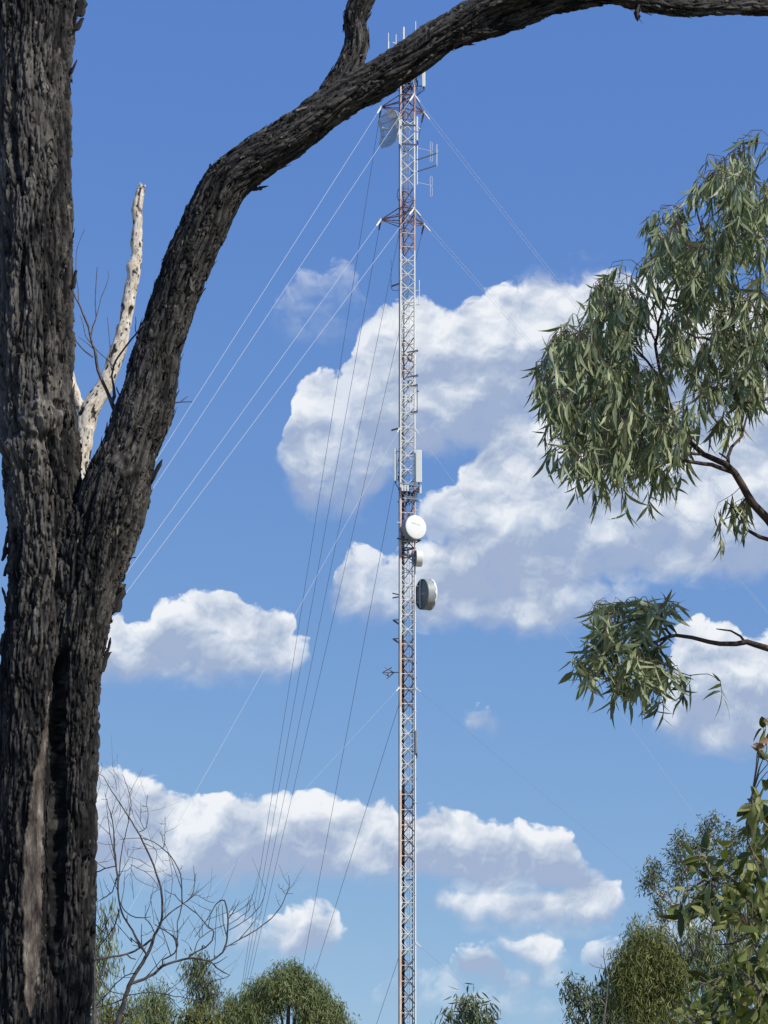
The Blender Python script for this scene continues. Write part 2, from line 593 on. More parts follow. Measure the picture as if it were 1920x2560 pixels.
def along(V, paths):
    """nearest path sample for every vertex: path id, local coordinates (across, across, along)"""
    C, T, A, S, ID, R = [], [], [], [], [], []
    for k, (pts, rs) in enumerate(paths):
        pts = np.asarray(pts)
        t = np.gradient(pts, axis=0)
        t /= np.linalg.norm(t, axis=1)[:, None]
        s = np.concatenate([[0], np.cumsum(np.linalg.norm(np.diff(pts, axis=0), axis=1))]) + k * 7.3
        a = np.cross(t[0], (0, 1, 0.01))
        a /= np.linalg.norm(a)
        for i in range(len(pts)):
            a = a - t[i] * a.dot(t[i])
            a /= np.linalg.norm(a)
            A.append(a)
        C.append(pts)
        T.append(t)
        S.append(s)
        ID += [k] * len(pts)
        R.append(rs)
    C, T, A, S, ID, R = np.vstack(C), np.vstack(T), np.array(A), np.concatenate(S), np.array(ID), np.concatenate(R)
    n = len(V)
    best = np.zeros(n, dtype=np.int64)
    for c0 in range(0, n, 20000):
        v = V[c0:c0 + 20000]
        d = (v * v).sum(1)[:, None] - 2 * v @ C.T + (C * C).sum(1)[None]
        d = np.sqrt(np.maximum(d, 0)) - R[None]
        best[c0:c0 + 20000] = d.argmin(1)
    rel = V - C[best]
    t = T[best]
    ax = (rel * t).sum(1)
    per = rel - t * ax[:, None]
    a = A[best]
    b = np.cross(t, a)
    return ID[best], np.stack([(per * a).sum(1), (per * b).sum(1), S[best] + ax], 1), t, R[best]


def bark_mat():
    def f(nt, b):
        co = N_(nt, 'ShaderNodeAttribute', attribute_name='bark_co')
        rd = N_(nt, 'ShaderNodeAttribute', attribute_name='ridge')
        st = N_(nt, 'ShaderNodeAttribute', attribute_name='bare')
        mp = N_(nt, 'ShaderNodeMapping')
        mp.inputs['Scale'].default_value = (95, 95, 12)
        nt.links.new(co.outputs['Vector'], mp.inputs['Vector'])
        n1 = tnoise(nt, 1.0, 5, .68, mp.outputs[0])
        mp2 = N_(nt, 'ShaderNodeMapping')
        mp2.inputs['Scale'].default_value = (14, 14, 5)
        nt.links.new(co.outputs['Vector'], mp2.inputs['Vector'])
        n2 = tnoise(nt, 1.0, 4, .6, mp2.outputs[0])
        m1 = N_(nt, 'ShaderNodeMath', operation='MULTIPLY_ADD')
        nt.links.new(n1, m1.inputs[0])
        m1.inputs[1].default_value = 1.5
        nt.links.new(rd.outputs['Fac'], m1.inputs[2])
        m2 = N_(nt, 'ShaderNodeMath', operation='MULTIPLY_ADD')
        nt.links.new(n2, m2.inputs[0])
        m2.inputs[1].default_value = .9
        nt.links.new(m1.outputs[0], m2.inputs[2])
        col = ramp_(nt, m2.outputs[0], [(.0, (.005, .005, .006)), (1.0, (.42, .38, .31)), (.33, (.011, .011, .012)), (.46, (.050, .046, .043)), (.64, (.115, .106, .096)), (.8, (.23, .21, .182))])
        ch = N_(nt, 'ShaderNodeAttribute', attribute_name='darkening')
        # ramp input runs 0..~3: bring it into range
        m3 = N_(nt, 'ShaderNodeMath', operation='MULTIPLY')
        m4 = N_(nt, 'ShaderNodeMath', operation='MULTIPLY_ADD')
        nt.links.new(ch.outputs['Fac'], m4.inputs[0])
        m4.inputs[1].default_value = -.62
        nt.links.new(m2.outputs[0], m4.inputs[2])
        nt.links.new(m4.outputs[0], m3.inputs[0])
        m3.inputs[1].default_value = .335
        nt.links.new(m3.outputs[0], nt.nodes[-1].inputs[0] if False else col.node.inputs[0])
        bare = ramp_(nt, tnoise(nt, 1.0, 6, .65, mp2.outputs[0]), [(.34, (.022, .018, .016)), (.68, (.36, .32, .26)), (.46, (.095, .078, .068)), (.56, (.17, .142, .12))])
        mx = N_(nt, 'ShaderNodeMix', data_type='RGBA')
        nt.links.new(st.outputs['Fac'], mx.inputs[0])
        nt.links.new(col, mx.inputs[6])
        nt.links.new(bare, mx.inputs[7])
        nt.links.new(mx.outputs[2], b.inputs['Base Color'])
        bp = N_(nt, 'ShaderNodeBump')
        bp.inputs['Strength'].default_value = .9
        bp.inputs['Distance'].default_value = .012
        nt.links.new(n1, bp.inputs['Height'])
        nt.links.new(bp.outputs[0], b.inputs['Normal'])
    return mat('dark_bark', (.05, .045, .04), .9, build=f, spec=.25)


M_BARK = bark_mat()
rnd = random.Random(7)


def flakes(V, NV, T, count, seed, lmin=.03, lmax=.10, sel=None):
    """loose scales of bark standing off the surface, as small closed wedges"""
    r = np.random.RandomState(seed)
    idx = r.choice(len(V) if sel is None else sel, count)
    p, n, t = V[idx], NV[idx], T[idx]
    sgn = np.where(r.rand(count) < .75, 1, -1)[:, None]
    t = t * sgn
    s = np.cross(n, t)
    s /= np.linalg.norm(s, axis=1)[:, None] + 1e-9
    L = (lmin + (lmax - lmin) * r.rand(count) ** 2)[:, None]
    wd = L * (.16 + .22 * r.rand(count)[:, None])
    lift = L * (.04 + .30 * r.rand(count)[:, None] ** 3)
    th = .004
    base = p - n * .004
    q = [base - s * wd, base + s * wd, base + s * wd * .6 - t * L * .15 + n * th * 1.5, base - s * wd * .6 - t * L * .15 + n * th * 1.5]
    mid = base + t * L * .55 + n * (lift * .4 + .004)
    q += [mid - s * wd * .8, mid + s * wd * .8]
    tip = base + t * L + n * (lift + .004) + s * wd * (r.rand(count)[:, None] - .5)
    q += [tip - s * wd * .25, tip + s * wd * .25]
    q += [mid + n * th, tip - n * th * .5]
    Q = np.stack(q, 1).reshape(-1, 3)
    o = np.arange(count)[:, None] * 10
    f = np.array([(0, 1, 5, 4), (4, 5, 7, 6), (3, 2, 8, 8), (0, 4, 8, 3), (1, 2, 8, 5), (4, 6, 9, 8), (5, 8, 9, 7), (3, 2, 1, 0)])
    f[2] = (3, 8, 2, 2)
    F = (o[:, None, :] + f[None]).reshape(-1, 4)
    # avoid degenerate quads: replace the triangle with a thin quad
    return Q, F[[i for i in range(len(F)) if i % 8 != 2]], idx


# ------------------------------------------------------------------ ground
def build_ground():
    def f(nt, b):
        tc = nt.nodes.new('ShaderNodeTexCoord')
        n = tnoise(nt, .25, 8, .7, tc.outputs['Object'])
        n2 = tnoise(nt, 6, 6, .7, tc.outputs['Object'])
        mx = N_(nt, 'ShaderNodeMix', data_type='RGBA')
        nt.links.new(n2, mx.inputs[0])
        nt.links.new(ramp_(nt, n, [(.35, (.10, .11, .05)), (.65, (.24, .20, .12))]), mx.inputs[6])
        mx.inputs[7].default_value = (.16, .12, .07, 1)
        nt.links.new(mx.outputs[2], b.inputs['Base Color'])
    m = mat('dry_grass', (.2, .18, .1), .95, build=f)
    mb = MB()
    n = 60
    S = 3000
    g = [((i / n) * 2 - 1) for i in range(n + 1)]
    g = [math.copysign(abs(t) ** 2.2, t) * S for t in g]
    vs = []
    for j in range(n + 1):
        for i in range(n + 1):
            x, y = g[i], g[j]
            z = .12 * math.sin(x * .11) * math.cos(y * .09) - .12 + .0
            vs.append((x, y, z))
    fs = [(j * (n + 1) + i, j * (n + 1) + i + 1, (j + 1) * (n + 1) + i + 1, (j + 1) * (n + 1) + i) for j in range(n) for i in range(n)]
    mb.add(vs, fs)
    o = obj('ground', mb, m, smooth=True)
    o['kind'] = 'structure'


build_ground()


# ------------------------------------------------------------------ the big rough-barked tree
def build_big_tree():
    Y = 15.0

    def P(px, py, r, dy=0.0):
        y = Y + dy
        w = W(px, py, y)
        return (w, r * MPP(y))

    def path(lst, step=.045):
        pts = [P(*q) for q in lst]
        return smooth_path([p for p, _ in pts], [r for _, r in pts], step)

    left = path([(60, 3270, 135), (66, 3000, 112), (74, 2560, 96), (78, 2300, 88), (80, 2000, 85), (84, 1700, 84), (104, 1500, 84), (112, 1350, 88), (104, 1200, 98),
                 (98, 1100, 98), (93, 1000, 92), (92, 800, 91), (91, 600, 92), (86, 400, 92), (82, 200, 97), (86, 60, 108), (90, -60, 112), (95, -300, 96), (70, -700, 80), (90, -1200, 50), (60, -1500, 12)])
    right = path([(150, 3270, 90.0), (158, 3000, 74.0), (166, 2560, 53.0), (178, 2300, 51.0), (189, 1900, 50.0), (192, 1740, 52.0, -.03), (204, 1600, 62.0, -.05), (222, 1500, 66.0, -.05), (248, 1380, 76.0, -.05), (272, 1290, 84.0, -.05),
                  (296, 1205, 84.0, -.05), (325, 1120, 70.0, -.05), (356, 1040, 72.3, -.06), (378, 960, 65.5, -.08), (393, 880, 59.9, -.10), (420, 800, 56.5, -.12), (450, 710, 57.6, -.15), (478, 640, 58.8, -.17), (526, 535, 58.8, -.2), (570, 455, 56.5, -.24),
                  (640, 400, 52.0, -.28), (740, 332, 52.0, -.33), (833, 262, 49.4, -.38), (926, 208, 47.2, -.42), (1018, 151, 46.2, -.46), (1100, 92, 45.0, -.5), (1203, 26, 37.0, -.55), (1290, -10, 33.0, -.6), (1420, -70, 28.0, -.7), (1600, -180, 20.0, -.8), (1700, -260, 6.0, -.9)])
    low = path([(1060, 118, 26, -.48), (1130, 94, 29, -.5), (1190, 76, 28, -.5), (1262, 59, 27, -.5), (1342, 27, 26, -.48), (1430, 3, 24, -.45), (1527, -12, 24, -.42), (1610, 5, 23, -.4), (1700, 18, 23, -.38),
                (1800, 14, 23, -.35), (1930, 12, 25, -.3), (2080, 0, 20, -.3), (2300, -60, 8, -.3)])
    up = path([(800, 300, 30, -.35), (832, 238, 38, -.36), (868, 178, 35, -.37), (886, 135, 31, -.38), (893, 92, 31, -.38), (888, 55, 30, -.39), (902, 10, 31, -.4), (935, -50, 30, -.4), (990, -150, 22, -.4), (1010, -260, 8, -.4)])
    # small broken stubs under the limb
    stub1 = path([(1600, 10, 10, -.42), (1592, 33, 9, -.44), (1601, 44, 5, -.44)], .03)
    stub2 = path([(604, 446, 14, -.25), (626, 470, 9, -.25), (644, 472, 7, -.25), (656, 469, 3, -.25)], .03)
    stub3 = path([(268, 1480, 16, -.06), (290, 1465, 17, -.06), (303, 1458, 14, -.06)], .03)
    web = path([(205, 1262, 34, -.02), (212, 1300, 62, -.04), (198, 1380, 74, -.04), (186, 1470, 68, -.03), (176, 1560, 52, -.02), (172, 1640, 26, 0)])
    paths = [left, right, low, up, stub1, stub2, stub3, web]
    V, NV, F = fuse(paths, .0078)
    pid, co, T, R = along(V, paths)
    mpx = MPP(Y)
    # photograph-like position of the wood on its near face, as metres across and up
    u = V[:, 0] / mpx + 960 - 0.0
    zc = V[:, 2]

    def zz(py):
        return W(100, py, Y).z
    near = NV[:, 1] < -.1

    def patch(px, py, rx, ry):
        c = W(px, py, Y)
        return np.clip(1 - ((V[:, 0] - c.x) / (rx * mpx)) ** 2 - ((V[:, 2] - c.z) / (ry * mpx)) ** 2, 0, 1) * near

    def band(pts, w):
        """distance mask around a poly-line drawn on the near face; w in px, per point"""
        out = np.zeros(len(V))
        cs = [W(px, py, Y) for px, py in pts]
        for i in range(len(cs) - 1):
            a, b = cs[i], cs[i + 1]
            d = np.array([b.x - a.x, b.z - a.z])
            L2 = d.dot(d)
            q = np.stack([V[:, 0] - a.x, V[:, 2] - a.z], 1)
            t = np.clip(q @ d / L2, 0, 1)
            dist = np.hypot(q[:, 0] - t * d[0], q[:, 1] - t * d[1]) / mpx
            wid = w[i] * (1 - t) + w[i + 1] * t
            out = np.maximum(out, np.clip(1 - dist / np.maximum(wid, .5), 0, 1))
        return out * near

    onlimb = (pid != 0) & (zc > zz(1250))
    warp = np.stack([fbm(co * (9, 9, 3), 2, 31), fbm(co * (9, 9, 3), 2, 47), fbm(co * (9, 9, 3), 2, 59)], 1) - .5
    q = co + warp * (.06, .06, .13)
    # the bark: long plates, finer strips, and grain
    rd1 = np.abs(fbm(q * (7, 7, .9) + 3.1, 2, 101) - .5)
    rd2 = np.abs(fbm(q * (15, 15, 1.9) + 9.1, 2, 131) - .5)
    rd3 = np.abs(fbm(q * (34, 34, 4.2) + 4.7, 2, 151) - .5)
    crack = (1 - sstep(0, .05, rd1)) * .9 + (1 - sstep(0, .06, rd2)) * .7 + (1 - sstep(0, .09, rd3)) * .55
    f1, f2, idp = worley(q * (24, 24, 3.0), 3)
    e1 = sstep(.02, .24, f2 - f1)
    g1, g2, idg = worley(q * (62, 62, 11), 11)
    e2 = sstep(.02, .28, g2 - g1)
    gr = fbm(q * (110, 110, 13), 3, 5)
    big = fbm(q * (5, 5, 1.4), 3, 77)
    amp = np.where(onlimb, .62, 1.0)
    h = -.018 * crack + .017 * (e1 * (.35 + .95 * idp) - .45) + .011 * (e2 * (.3 + 1.0 * idg) - .45) + .011 * (gr - .5) + .045 * (big - .5) * (1 - .4 * onlimb)
    h = h * amp
    # a burl and hollows on the left stem
    lump = patch(112, 1068, 52, 46)
    h += .085 * lump ** .6 * (.6 + .8 * vnoise(V * 26, 5) - .3)
    lump2 = patch(80, 1148, 60, 50)
    h += .055 * lump2 ** .7 * (.5 + .9 * vnoise(V * 22, 8) - .2)
    h += .05 * patch(310, 1190, 55, 35) * vnoise(V * 15, 3)
    h -= .05 * patch(128, 1130, 30, 24) + .06 * patch(14, 1195, 40, 70) + .04 * patch(158, 1032, 22, 18)
    # deep vertical furrows
    fur = band([(172, 1600), (160, 1680), (152, 1800), (146, 2000), (144, 2150), (140, 2330), (150, 2440)], [5, 16, 22, 24, 24, 24, 10])
    h -= .115 * sstep(0, .7, fur)
    fur2 = band([(70, 640), (64, 760), (60, 860)], [4, 16, 6]) + band([(48, 200), (40, 330), (52, 440), (70, 520)], [5, 17, 16, 6]) + band([(18, 250), (8, 380)], [6, 16]) \
        + band([(175, 640), (172, 760), (176, 850)], [3, 7, 3]) + band([(130, 1130), (150, 1190), (170, 1260)], [6, 14, 6]) + band([(86, 380), (84, 470)], [6, 10]) + band([(30, 1260), (55, 1400), (50, 1500)], [6, 12, 6])
    h -= .06 * sstep(0, .9, np.clip(fur2, 0, 1))
    # a long scar of bare wood
    bare = band([(137, 1740), (126, 1860), (112, 1990), (100, 2130), (98, 2250), (98, 2380), (92, 2480), (94, 2540)], [4, 12, 21, 30, 31, 28, 18, 5])
    bn = fbm(V * (30, 30, 12), 3, 21)
    lip = np.exp(-((bare + (bn - .5) * .75 - .13) / .07) ** 2) * (bare > 0)
    h += .014 * lip
    bare = sstep(.16, .24, bare + (bn - .5) * .75) * (fur < .12)
    h = h * (1 - bare) + bare * (-.026 + .010 * gr + .022 * (fbm(V * (16, 16, 5), 3, 9) - .5))
    # keep thin wood from being eaten
    h = np.clip(h, -R * .45, R * .8)
    V2 = V + NV * h[:, None]
    ridge = np.clip(.15 + .55 * e1 * (.5 + .7 * idp) + .35 * e2 * (.3 + .9 * idg) - .25 * sstep(0, .5, np.clip(fur + fur2, 0, 1)), 0, 1.2)  # bark tone, with shade of furrows and cracks darkened into it
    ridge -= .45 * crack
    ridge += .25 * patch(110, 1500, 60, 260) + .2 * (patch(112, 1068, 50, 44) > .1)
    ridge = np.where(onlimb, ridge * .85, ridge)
    # darker bark, heavier low down and in patches
    darkening = np.clip(sstep(.42, .62, fbm(V * (2.2, 2.2, .9), 3, 91)) * .8 + .75 * sstep(zz(1150), zz(1750), zc) - .6 * (np.abs(V[:, 0] - W(118, 1500, Y).x) < 0) - .7 * patch(115, 1560, 75, 330) - .5 * patch(20, 2280, 70, 160), 0, 1)
    darkening = np.where(onlimb, darkening * .5 + .16, darkening)
    root = thing('rough_barked_gum_tree', (W(100, 2600, Y).x, Y, 0), 'huge dark rough-barked tree on the left with a thick limb arching over the mast', 'tree')
    # assign faces to trunk, limb and side branches
    part = np.zeros(len(V), dtype=int)
    part[(pid == 1) & (zc > zz(1215))] = 1
    part[pid == 5] = 1
    part[(pid == 2) | (pid == 4)] = 2
    part[(pid == 3)] = 3
    fp = part[F].max(1)
    made = {}
    names = {0: 'trunk', 1: 'limb', 2: 'branch', 3: 'branch'}
    for k in (0, 1, 2, 3):
        Fk = F[fp == k]
        used, inv = np.unique(Fk, return_inverse=True)
        Fk = inv.reshape(-1, 4)
        Vk, Ck, Rk, Bk, Hk = V2[used], co[used], ridge[used], bare[used], darkening[used]
        # loose scales, mostly where they break the outline
        cnt = {0: 3600, 1: 1500, 2: 420, 3: 260}[k]
        Q, FQ, idx = flakes(Vk, NV[used], T[used], cnt, 5 + k, .025, .085)
        keep = np.ones(cnt, bool) & (Bk[idx] < .3)
        FQ = FQ.reshape(cnt, 7, 4)[keep].reshape(-1, 4)
        Va = np.vstack([Vk, Q])
        rr = np.random.RandomState(k)
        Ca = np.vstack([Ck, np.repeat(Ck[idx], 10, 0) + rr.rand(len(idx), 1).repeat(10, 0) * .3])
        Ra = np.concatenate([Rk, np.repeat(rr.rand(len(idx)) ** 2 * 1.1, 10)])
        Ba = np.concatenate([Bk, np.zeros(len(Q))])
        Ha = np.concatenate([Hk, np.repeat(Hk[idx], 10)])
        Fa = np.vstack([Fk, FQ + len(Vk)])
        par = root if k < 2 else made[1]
        made[k] = np_mesh(names[k], Va, Fa, M_BARK, par, attrs={'bark_co': ('FLOAT_VECTOR', Ca), 'ridge': ('FLOAT', Ra), 'bare': ('FLOAT', Ba), 'darkening': ('FLOAT', Ha)})
    # larger torn strips of bark at the edges
    def strip(lst, dy=-.05):
        mb = MB()
        pts = [P(x, y, r, dy) for x, y, r in lst]
        sp, sr = smooth_path([p for p, _ in pts], [r for _, r in pts], .03)
        V_ = []
        n = len(sp)
        for i in range(n):
            w = sr[i] * (1 + .25 * math.sin(i * 2.7))
            p = Vector(sp[i])
            V_ += [p + Vector((-w, 0, 0)), p + Vector((w * .4, -.012, 0)), p + Vector((w, .006, 0)), p + Vector((0, .02, 0))]
        fs = []
        for i in range(n - 1):
            for k in range(4):
                fs.append((i * 4 + k, i * 4 + (k + 1) % 4, i * 4 + 4 + (k + 1) % 4, i * 4 + 4 + k))
        fs += [(3, 2, 1, 0), tuple((n - 1) * 4 + k for k in range(4))]
        mb.add(V_, fs)
        return mb
    for pl in ([(374, 1210, 6), (388, 1182, 7), (398, 1163, 5), (405, 1149, 2)], [(350, 1268, 7), (366, 1244, 6), (378, 1227, 2)], [(355, 1290, 5), (354, 1312, 6), (352, 1322, 2)],
               [(308, 1402, 5), (322, 1396, 5), (338, 1393, 3)], [(250, 1680, 10), (262, 1650, 8), (271, 1632, 5), (278, 1630, 3)], [(262, 1640, 4), (272, 1618, 4), (276, 1594, 2)],
               [(287, 1530, 13), (293, 1500, 15), (302, 1470, 13), (306, 1460, 8)], [(240, 1690, 6), (241, 1740, 6), (240, 1788, 4)], [(16, 1372, 5), (10, 1395, 4), (5, 1402, 2)], [(20, 1330, 4), (14, 1360, 4), (6, 1400, 3)],
               [(24, 1400, 4), (14, 1425, 5), (11, 1440, 3)], [(20, 1515, 5), (12, 1490, 4), (5, 1468, 2)], [(182, 720, 6), (186, 690, 6), (190, 676, 3)], [(178, 182, 4), (185, 165, 3), (192, 150, 1.5)],
               [(200, 40, 10), (206, 10, 12), (204, -20, 10)], [(190, 75, 8), (200, 55, 8), (206, 45, 4)], [(533, 430, 6), (527, 418, 5), (526, 410, 3)], [(465, 540, 5), (466, 522, 4), (468, 512, 2)]):
        mb = strip(pl)
        o = obj('bark_strip', mb, M_BARK, made[0] if pl[0][0] < 320 else made[1])
    # thin dead twigs sprouting at the fork and side
    mt_ = mat('dead_twig', (.09, .075, .07), .8, build=weathered((.06, .05, .05), (.17, .14, .13), 30))

    def twig(lst, parent, dy=-.02):
        mb = MB()
        pts = [P(x, y, r, dy) for x, y, r in lst]
        sp, sr = smooth_path([p for p, _ in pts], [r for _, r in pts], .04)
        jr = random.Random(len(lst))
        sp = [Vector(p) + Vector((jr.uniform(-1, 1), jr.uniform(-1, 1), 0)) * .004 for p in sp]
        mb.tube(sp, list(sr), 6)
        return obj('twig', mb, mt_, parent)
    t = twig([(297, 1058, 7), (286, 1020, 6.5), (270, 985, 5), (258, 955, 4.6), (246, 925, 4.4), (240, 890, 4), (232, 860, 3.6), (225, 835, 3.2), (215, 800, 3), (202, 770, 2.6), (190, 745, 2.2), (182, 725, 1.6)], made[1], .05)
    for l in ([(228, 840, 2), (232, 815, 1.8), (240, 795, 1.6), (238, 760, 1.3), (240, 710, 1.2), (243, 668, .9)], [(239, 798, 1.2), (248, 765, 1), (252, 745, .9)], [(252, 745, 1), (265, 715, .9), (272, 690, .8), (268, 676, .6)],
              [(233, 893, 2), (215, 880, 2), (200, 865, 1.8), (186, 846, 1.3)], [(228, 858, 1.5), (214, 840, 1.2), (208, 810, 1), (200, 788, .8)], [(231, 870, 1.3), (218, 858, 1), (196, 842, .7)],
              [(235, 868, 1.2), (255, 888, 1.1), (275, 905, 1), (286, 925, 1)], [(196, 760, 1.3), (195, 720, 1), (190, 690, 1), (190, 655, 1), (192, 625, .8), (200, 600, .7), (212, 573, .6)]):
        obj('twiglet', MB().tube([Vector(p) for p in smooth_path([P(x, y, r, .05)[0] for x, y, r in l], [0] * len(l), .03)[0]],
                                 list(smooth_path([P(x, y, r, .05)[0] for x, y, r in l], [r * MPP(15) for _, _, r in l], .03)[1]), 5), mt_, t)
    t2 = twig([(278, 1010, 5), (285, 990, 5), (284, 965, 3.5), (280, 940, 2.6), (284, 915, 2.6), (298, 890, 2.4), (310, 872, 2.4), (325, 850, 2.3), (342, 832, 2), (352, 818, 1.8), (362, 802, 1)], made[1], .0)
    for l in ([(341, 834, 1.6), (338, 822, 1.2), (340, 806, 1), (339, 792, .8)], [(279, 926, 1.5), (276, 905, 1), (275, 870, 1), (272, 830, .9), (268, 792, .7)]):
        obj('twiglet', MB().tube([P(x, y, r, 0)[0] for x, y, r in l], [r * MPP(15) for _, _, r in l], 5), mt_, t2)
    twig([(300, 1035, 5), (297, 1015, 5), (296, 998, 4.5)], made[1], -.1)
    twig([(302, 1010, 2), (300, 990, 2.4), (294, 975, 2), (290, 968, 1.5)], made[1], -.1)
    twig([(425, 1013, 2), (440, 1007, 1.6), (455, 1005, 1.4), (480, 1004, 1)], made[1], 0)
    twig([(450, 1006, 1.2), (460, 998, 1), (469, 991, .8)], made[1], 0)
    return root


build_big_tree()


# ------------------------------------------------------------------ the dead white tree behind it
def build_dead_tree():
    Y = 24.0

    def P(px, py, r):
        return W(px, py, Y), r * MPP(Y)

    def pth(l, st=.05):
        q = [P(*x) for x in l]
        return smooth_path([a for a, _ in q], [b for _, b in q], st)
    main = pth([(150, 3050, 50.0), (165, 2500, 42.0), (180, 1900, 34.0), (192, 1400, 26.0), (203, 1180, 19.0), (210, 1110, 20.0), (218, 1045, 24.1), (236, 1005, 23.1), (256, 975, 21.2), (276, 930, 19.3), (290, 892, 20.3), (303, 850, 17.8), (312, 800, 16.8), (319, 770, 17.8), (324, 735, 15.5),
                (334, 690, 17.8), (333, 665, 19.0), (341, 640, 13.8), (341, 600, 14.5), (344, 560, 12.7), (343, 525, 13.8), (349, 490, 11.5), (354, 466, 12.7)], .03)
    side = pth([(217, 1050, 15.5), (200, 1015, 13.8), (184, 975, 12.9), (165, 900, 12.9), (150, 820, 10.3), (120, 700, 8.6), (100, 560, 6.9), (96, 500, 2.6)])
    st1 = pth([(300, 880, 7), (286, 868, 6), (278, 866, 3)], .03)
    st2 = pth([(333, 640, 6), (350, 628, 4), (354, 622, 2)], .03)
    V, NV, F = fuse([main, side, st1, st2], .009)
    pid, co, T, R = along(V, [main, side, st1, st2])
    pid = np.where(pid > 1, 0, pid)
    h = .018 * (fbm(co * (9, 9, 4), 3, 2) - .5) + .008 * (fbm(co * (40, 40, 14), 3, 8) - .5)
    k = vnoise(co * (16, 16, 7), 40)
    h += .022 * (fbm(co * (16, 16, 10), 2, 71) - .5)
    h -= .03 * sstep(.80, .9, k)
    top = W(354, 466, Y).z
    h -= np.where(V[:, 2] > top - .05, .03 * vnoise(V * 60, 4), 0)
    V2 = V + NV * h[:, None]
    V2[:, 2] += np.where(V[:, 2] > top - .045, (vnoise(V * (45, 45, 0), 14) - .4) * .09, 0)
    dark = np.maximum(sstep(.74, .80, k) * sstep(.3, .5, vnoise(co * (7, 7, 2.2), 60)), sstep(.76, .80, vnoise(co * (24, 24, 15), 61)))
    dark = np.maximum(dark, sstep(.82, .85, vnoise(co * (50, 50, 20), 66)))

    def f(nt, b):
        tc = nt.nodes.new('ShaderNodeTexCoord')
        co_ = N_(nt, 'ShaderNodeAttribute', attribute_name='bark_co')
        dk = N_(nt, 'ShaderNodeAttribute', attribute_name='hole')
        mp = N_(nt, 'ShaderNodeMapping')
        mp.inputs['Scale'].default_value = (26, 26, 9)
        nt.links.new(co_.outputs['Vector'], mp.inputs['Vector'])
        n = tnoise(nt, 1.0, 6, .65, mp.outputs[0])
        base = ramp_(nt, n, [(.3, (.30, .22, .15)), (.62, (.74, .69, .60)), (.45, (.60, .50, .39))])
        n2 = tnoise(nt, 2.6, 6, .7, mp.outputs[0])
        spk = N_(nt, 'ShaderNodeMath', operation='GREATER_THAN')
        nt.links.new(n2, spk.inputs[0])
        spk.inputs[1].default_value = .598
        mxm = N_(nt, 'ShaderNodeMath', operation='MAXIMUM')
        nt.links.new(spk.outputs[0], mxm.inputs[0])
        nt.links.new(dk.outputs['Fac'], mxm.inputs[1])
        mx = N_(nt, 'ShaderNodeMix', data_type='RGBA')
        nt.links.new(mxm.outputs[0], mx.inputs[0])
        nt.links.new(base, mx.inputs[6])
        mx.inputs[7].default_value = (.022, .018, .016, 1)
        nt.links.new(mx.outputs[2], b.inputs['Base Color'])
        bp = N_(nt, 'ShaderNodeBump')
        bp.inputs['Strength'].default_value = .5
        bp.inputs['Distance'].default_value = .01
        nt.links.new(n, bp.inputs['Height'])
        nt.links.new(bp.outputs[0], b.inputs['Normal'])
    m = mat('bleached_wood', (.6, .52, .43), .85, build=f)
    root = thing('dead_tree', (W(160, 2600, Y).x, Y, 0), 'bleached white dead tree with a snapped top behind the dark trunk', 'tree')
    a = {'bark_co': co, 'hole': dark}
    fp = (pid[F].max(1) == 1)
    for nm, sel in (('trunk', ~fp), ('branch', fp)):
        Fk = F[sel]
        used, inv = np.unique(Fk, return_inverse=True)
        np_mesh(nm, V2[used], inv.reshape(-1, 4), m, root, True, {'bark_co': ('FLOAT_VECTOR', co[used]), 'hole': ('FLOAT', dark[used])})


build_dead_tree()


# ------------------------------------------------------------------ the guyed lattice mast
MY = 150.0


def ZM(py):
    return W(1017, py, MY).z


def MC(z):
    return Vector((1.43 + .0021 * z, MY, z))


LEG_R = .585
LEG_A = [math.radians(a) for a in (-43.6, 76.4, 196.4)]


def LEG(k, z, r=LEG_R):
    a = LEG_A[k]
    return MC(z) + Vector((math.sin(a) * r, -math.cos(a) * r, 0))


def A(px, py, dy=0.0):
    return W(px, py, MY + dy)


RED_BANDS = [(ZM(305), ZM(150)), (ZM(626), ZM(482)), (ZM(948), ZM(850)), (ZM(1400), ZM(1222)), (ZM(1770), ZM(1606)), (ZM(2172), ZM(1974)), (ZM(2600), ZM(2378))]
LOWRED = ZM(1240)


def is_red(z):
    return any(a <= z <= b for a, b in RED_BANDS)


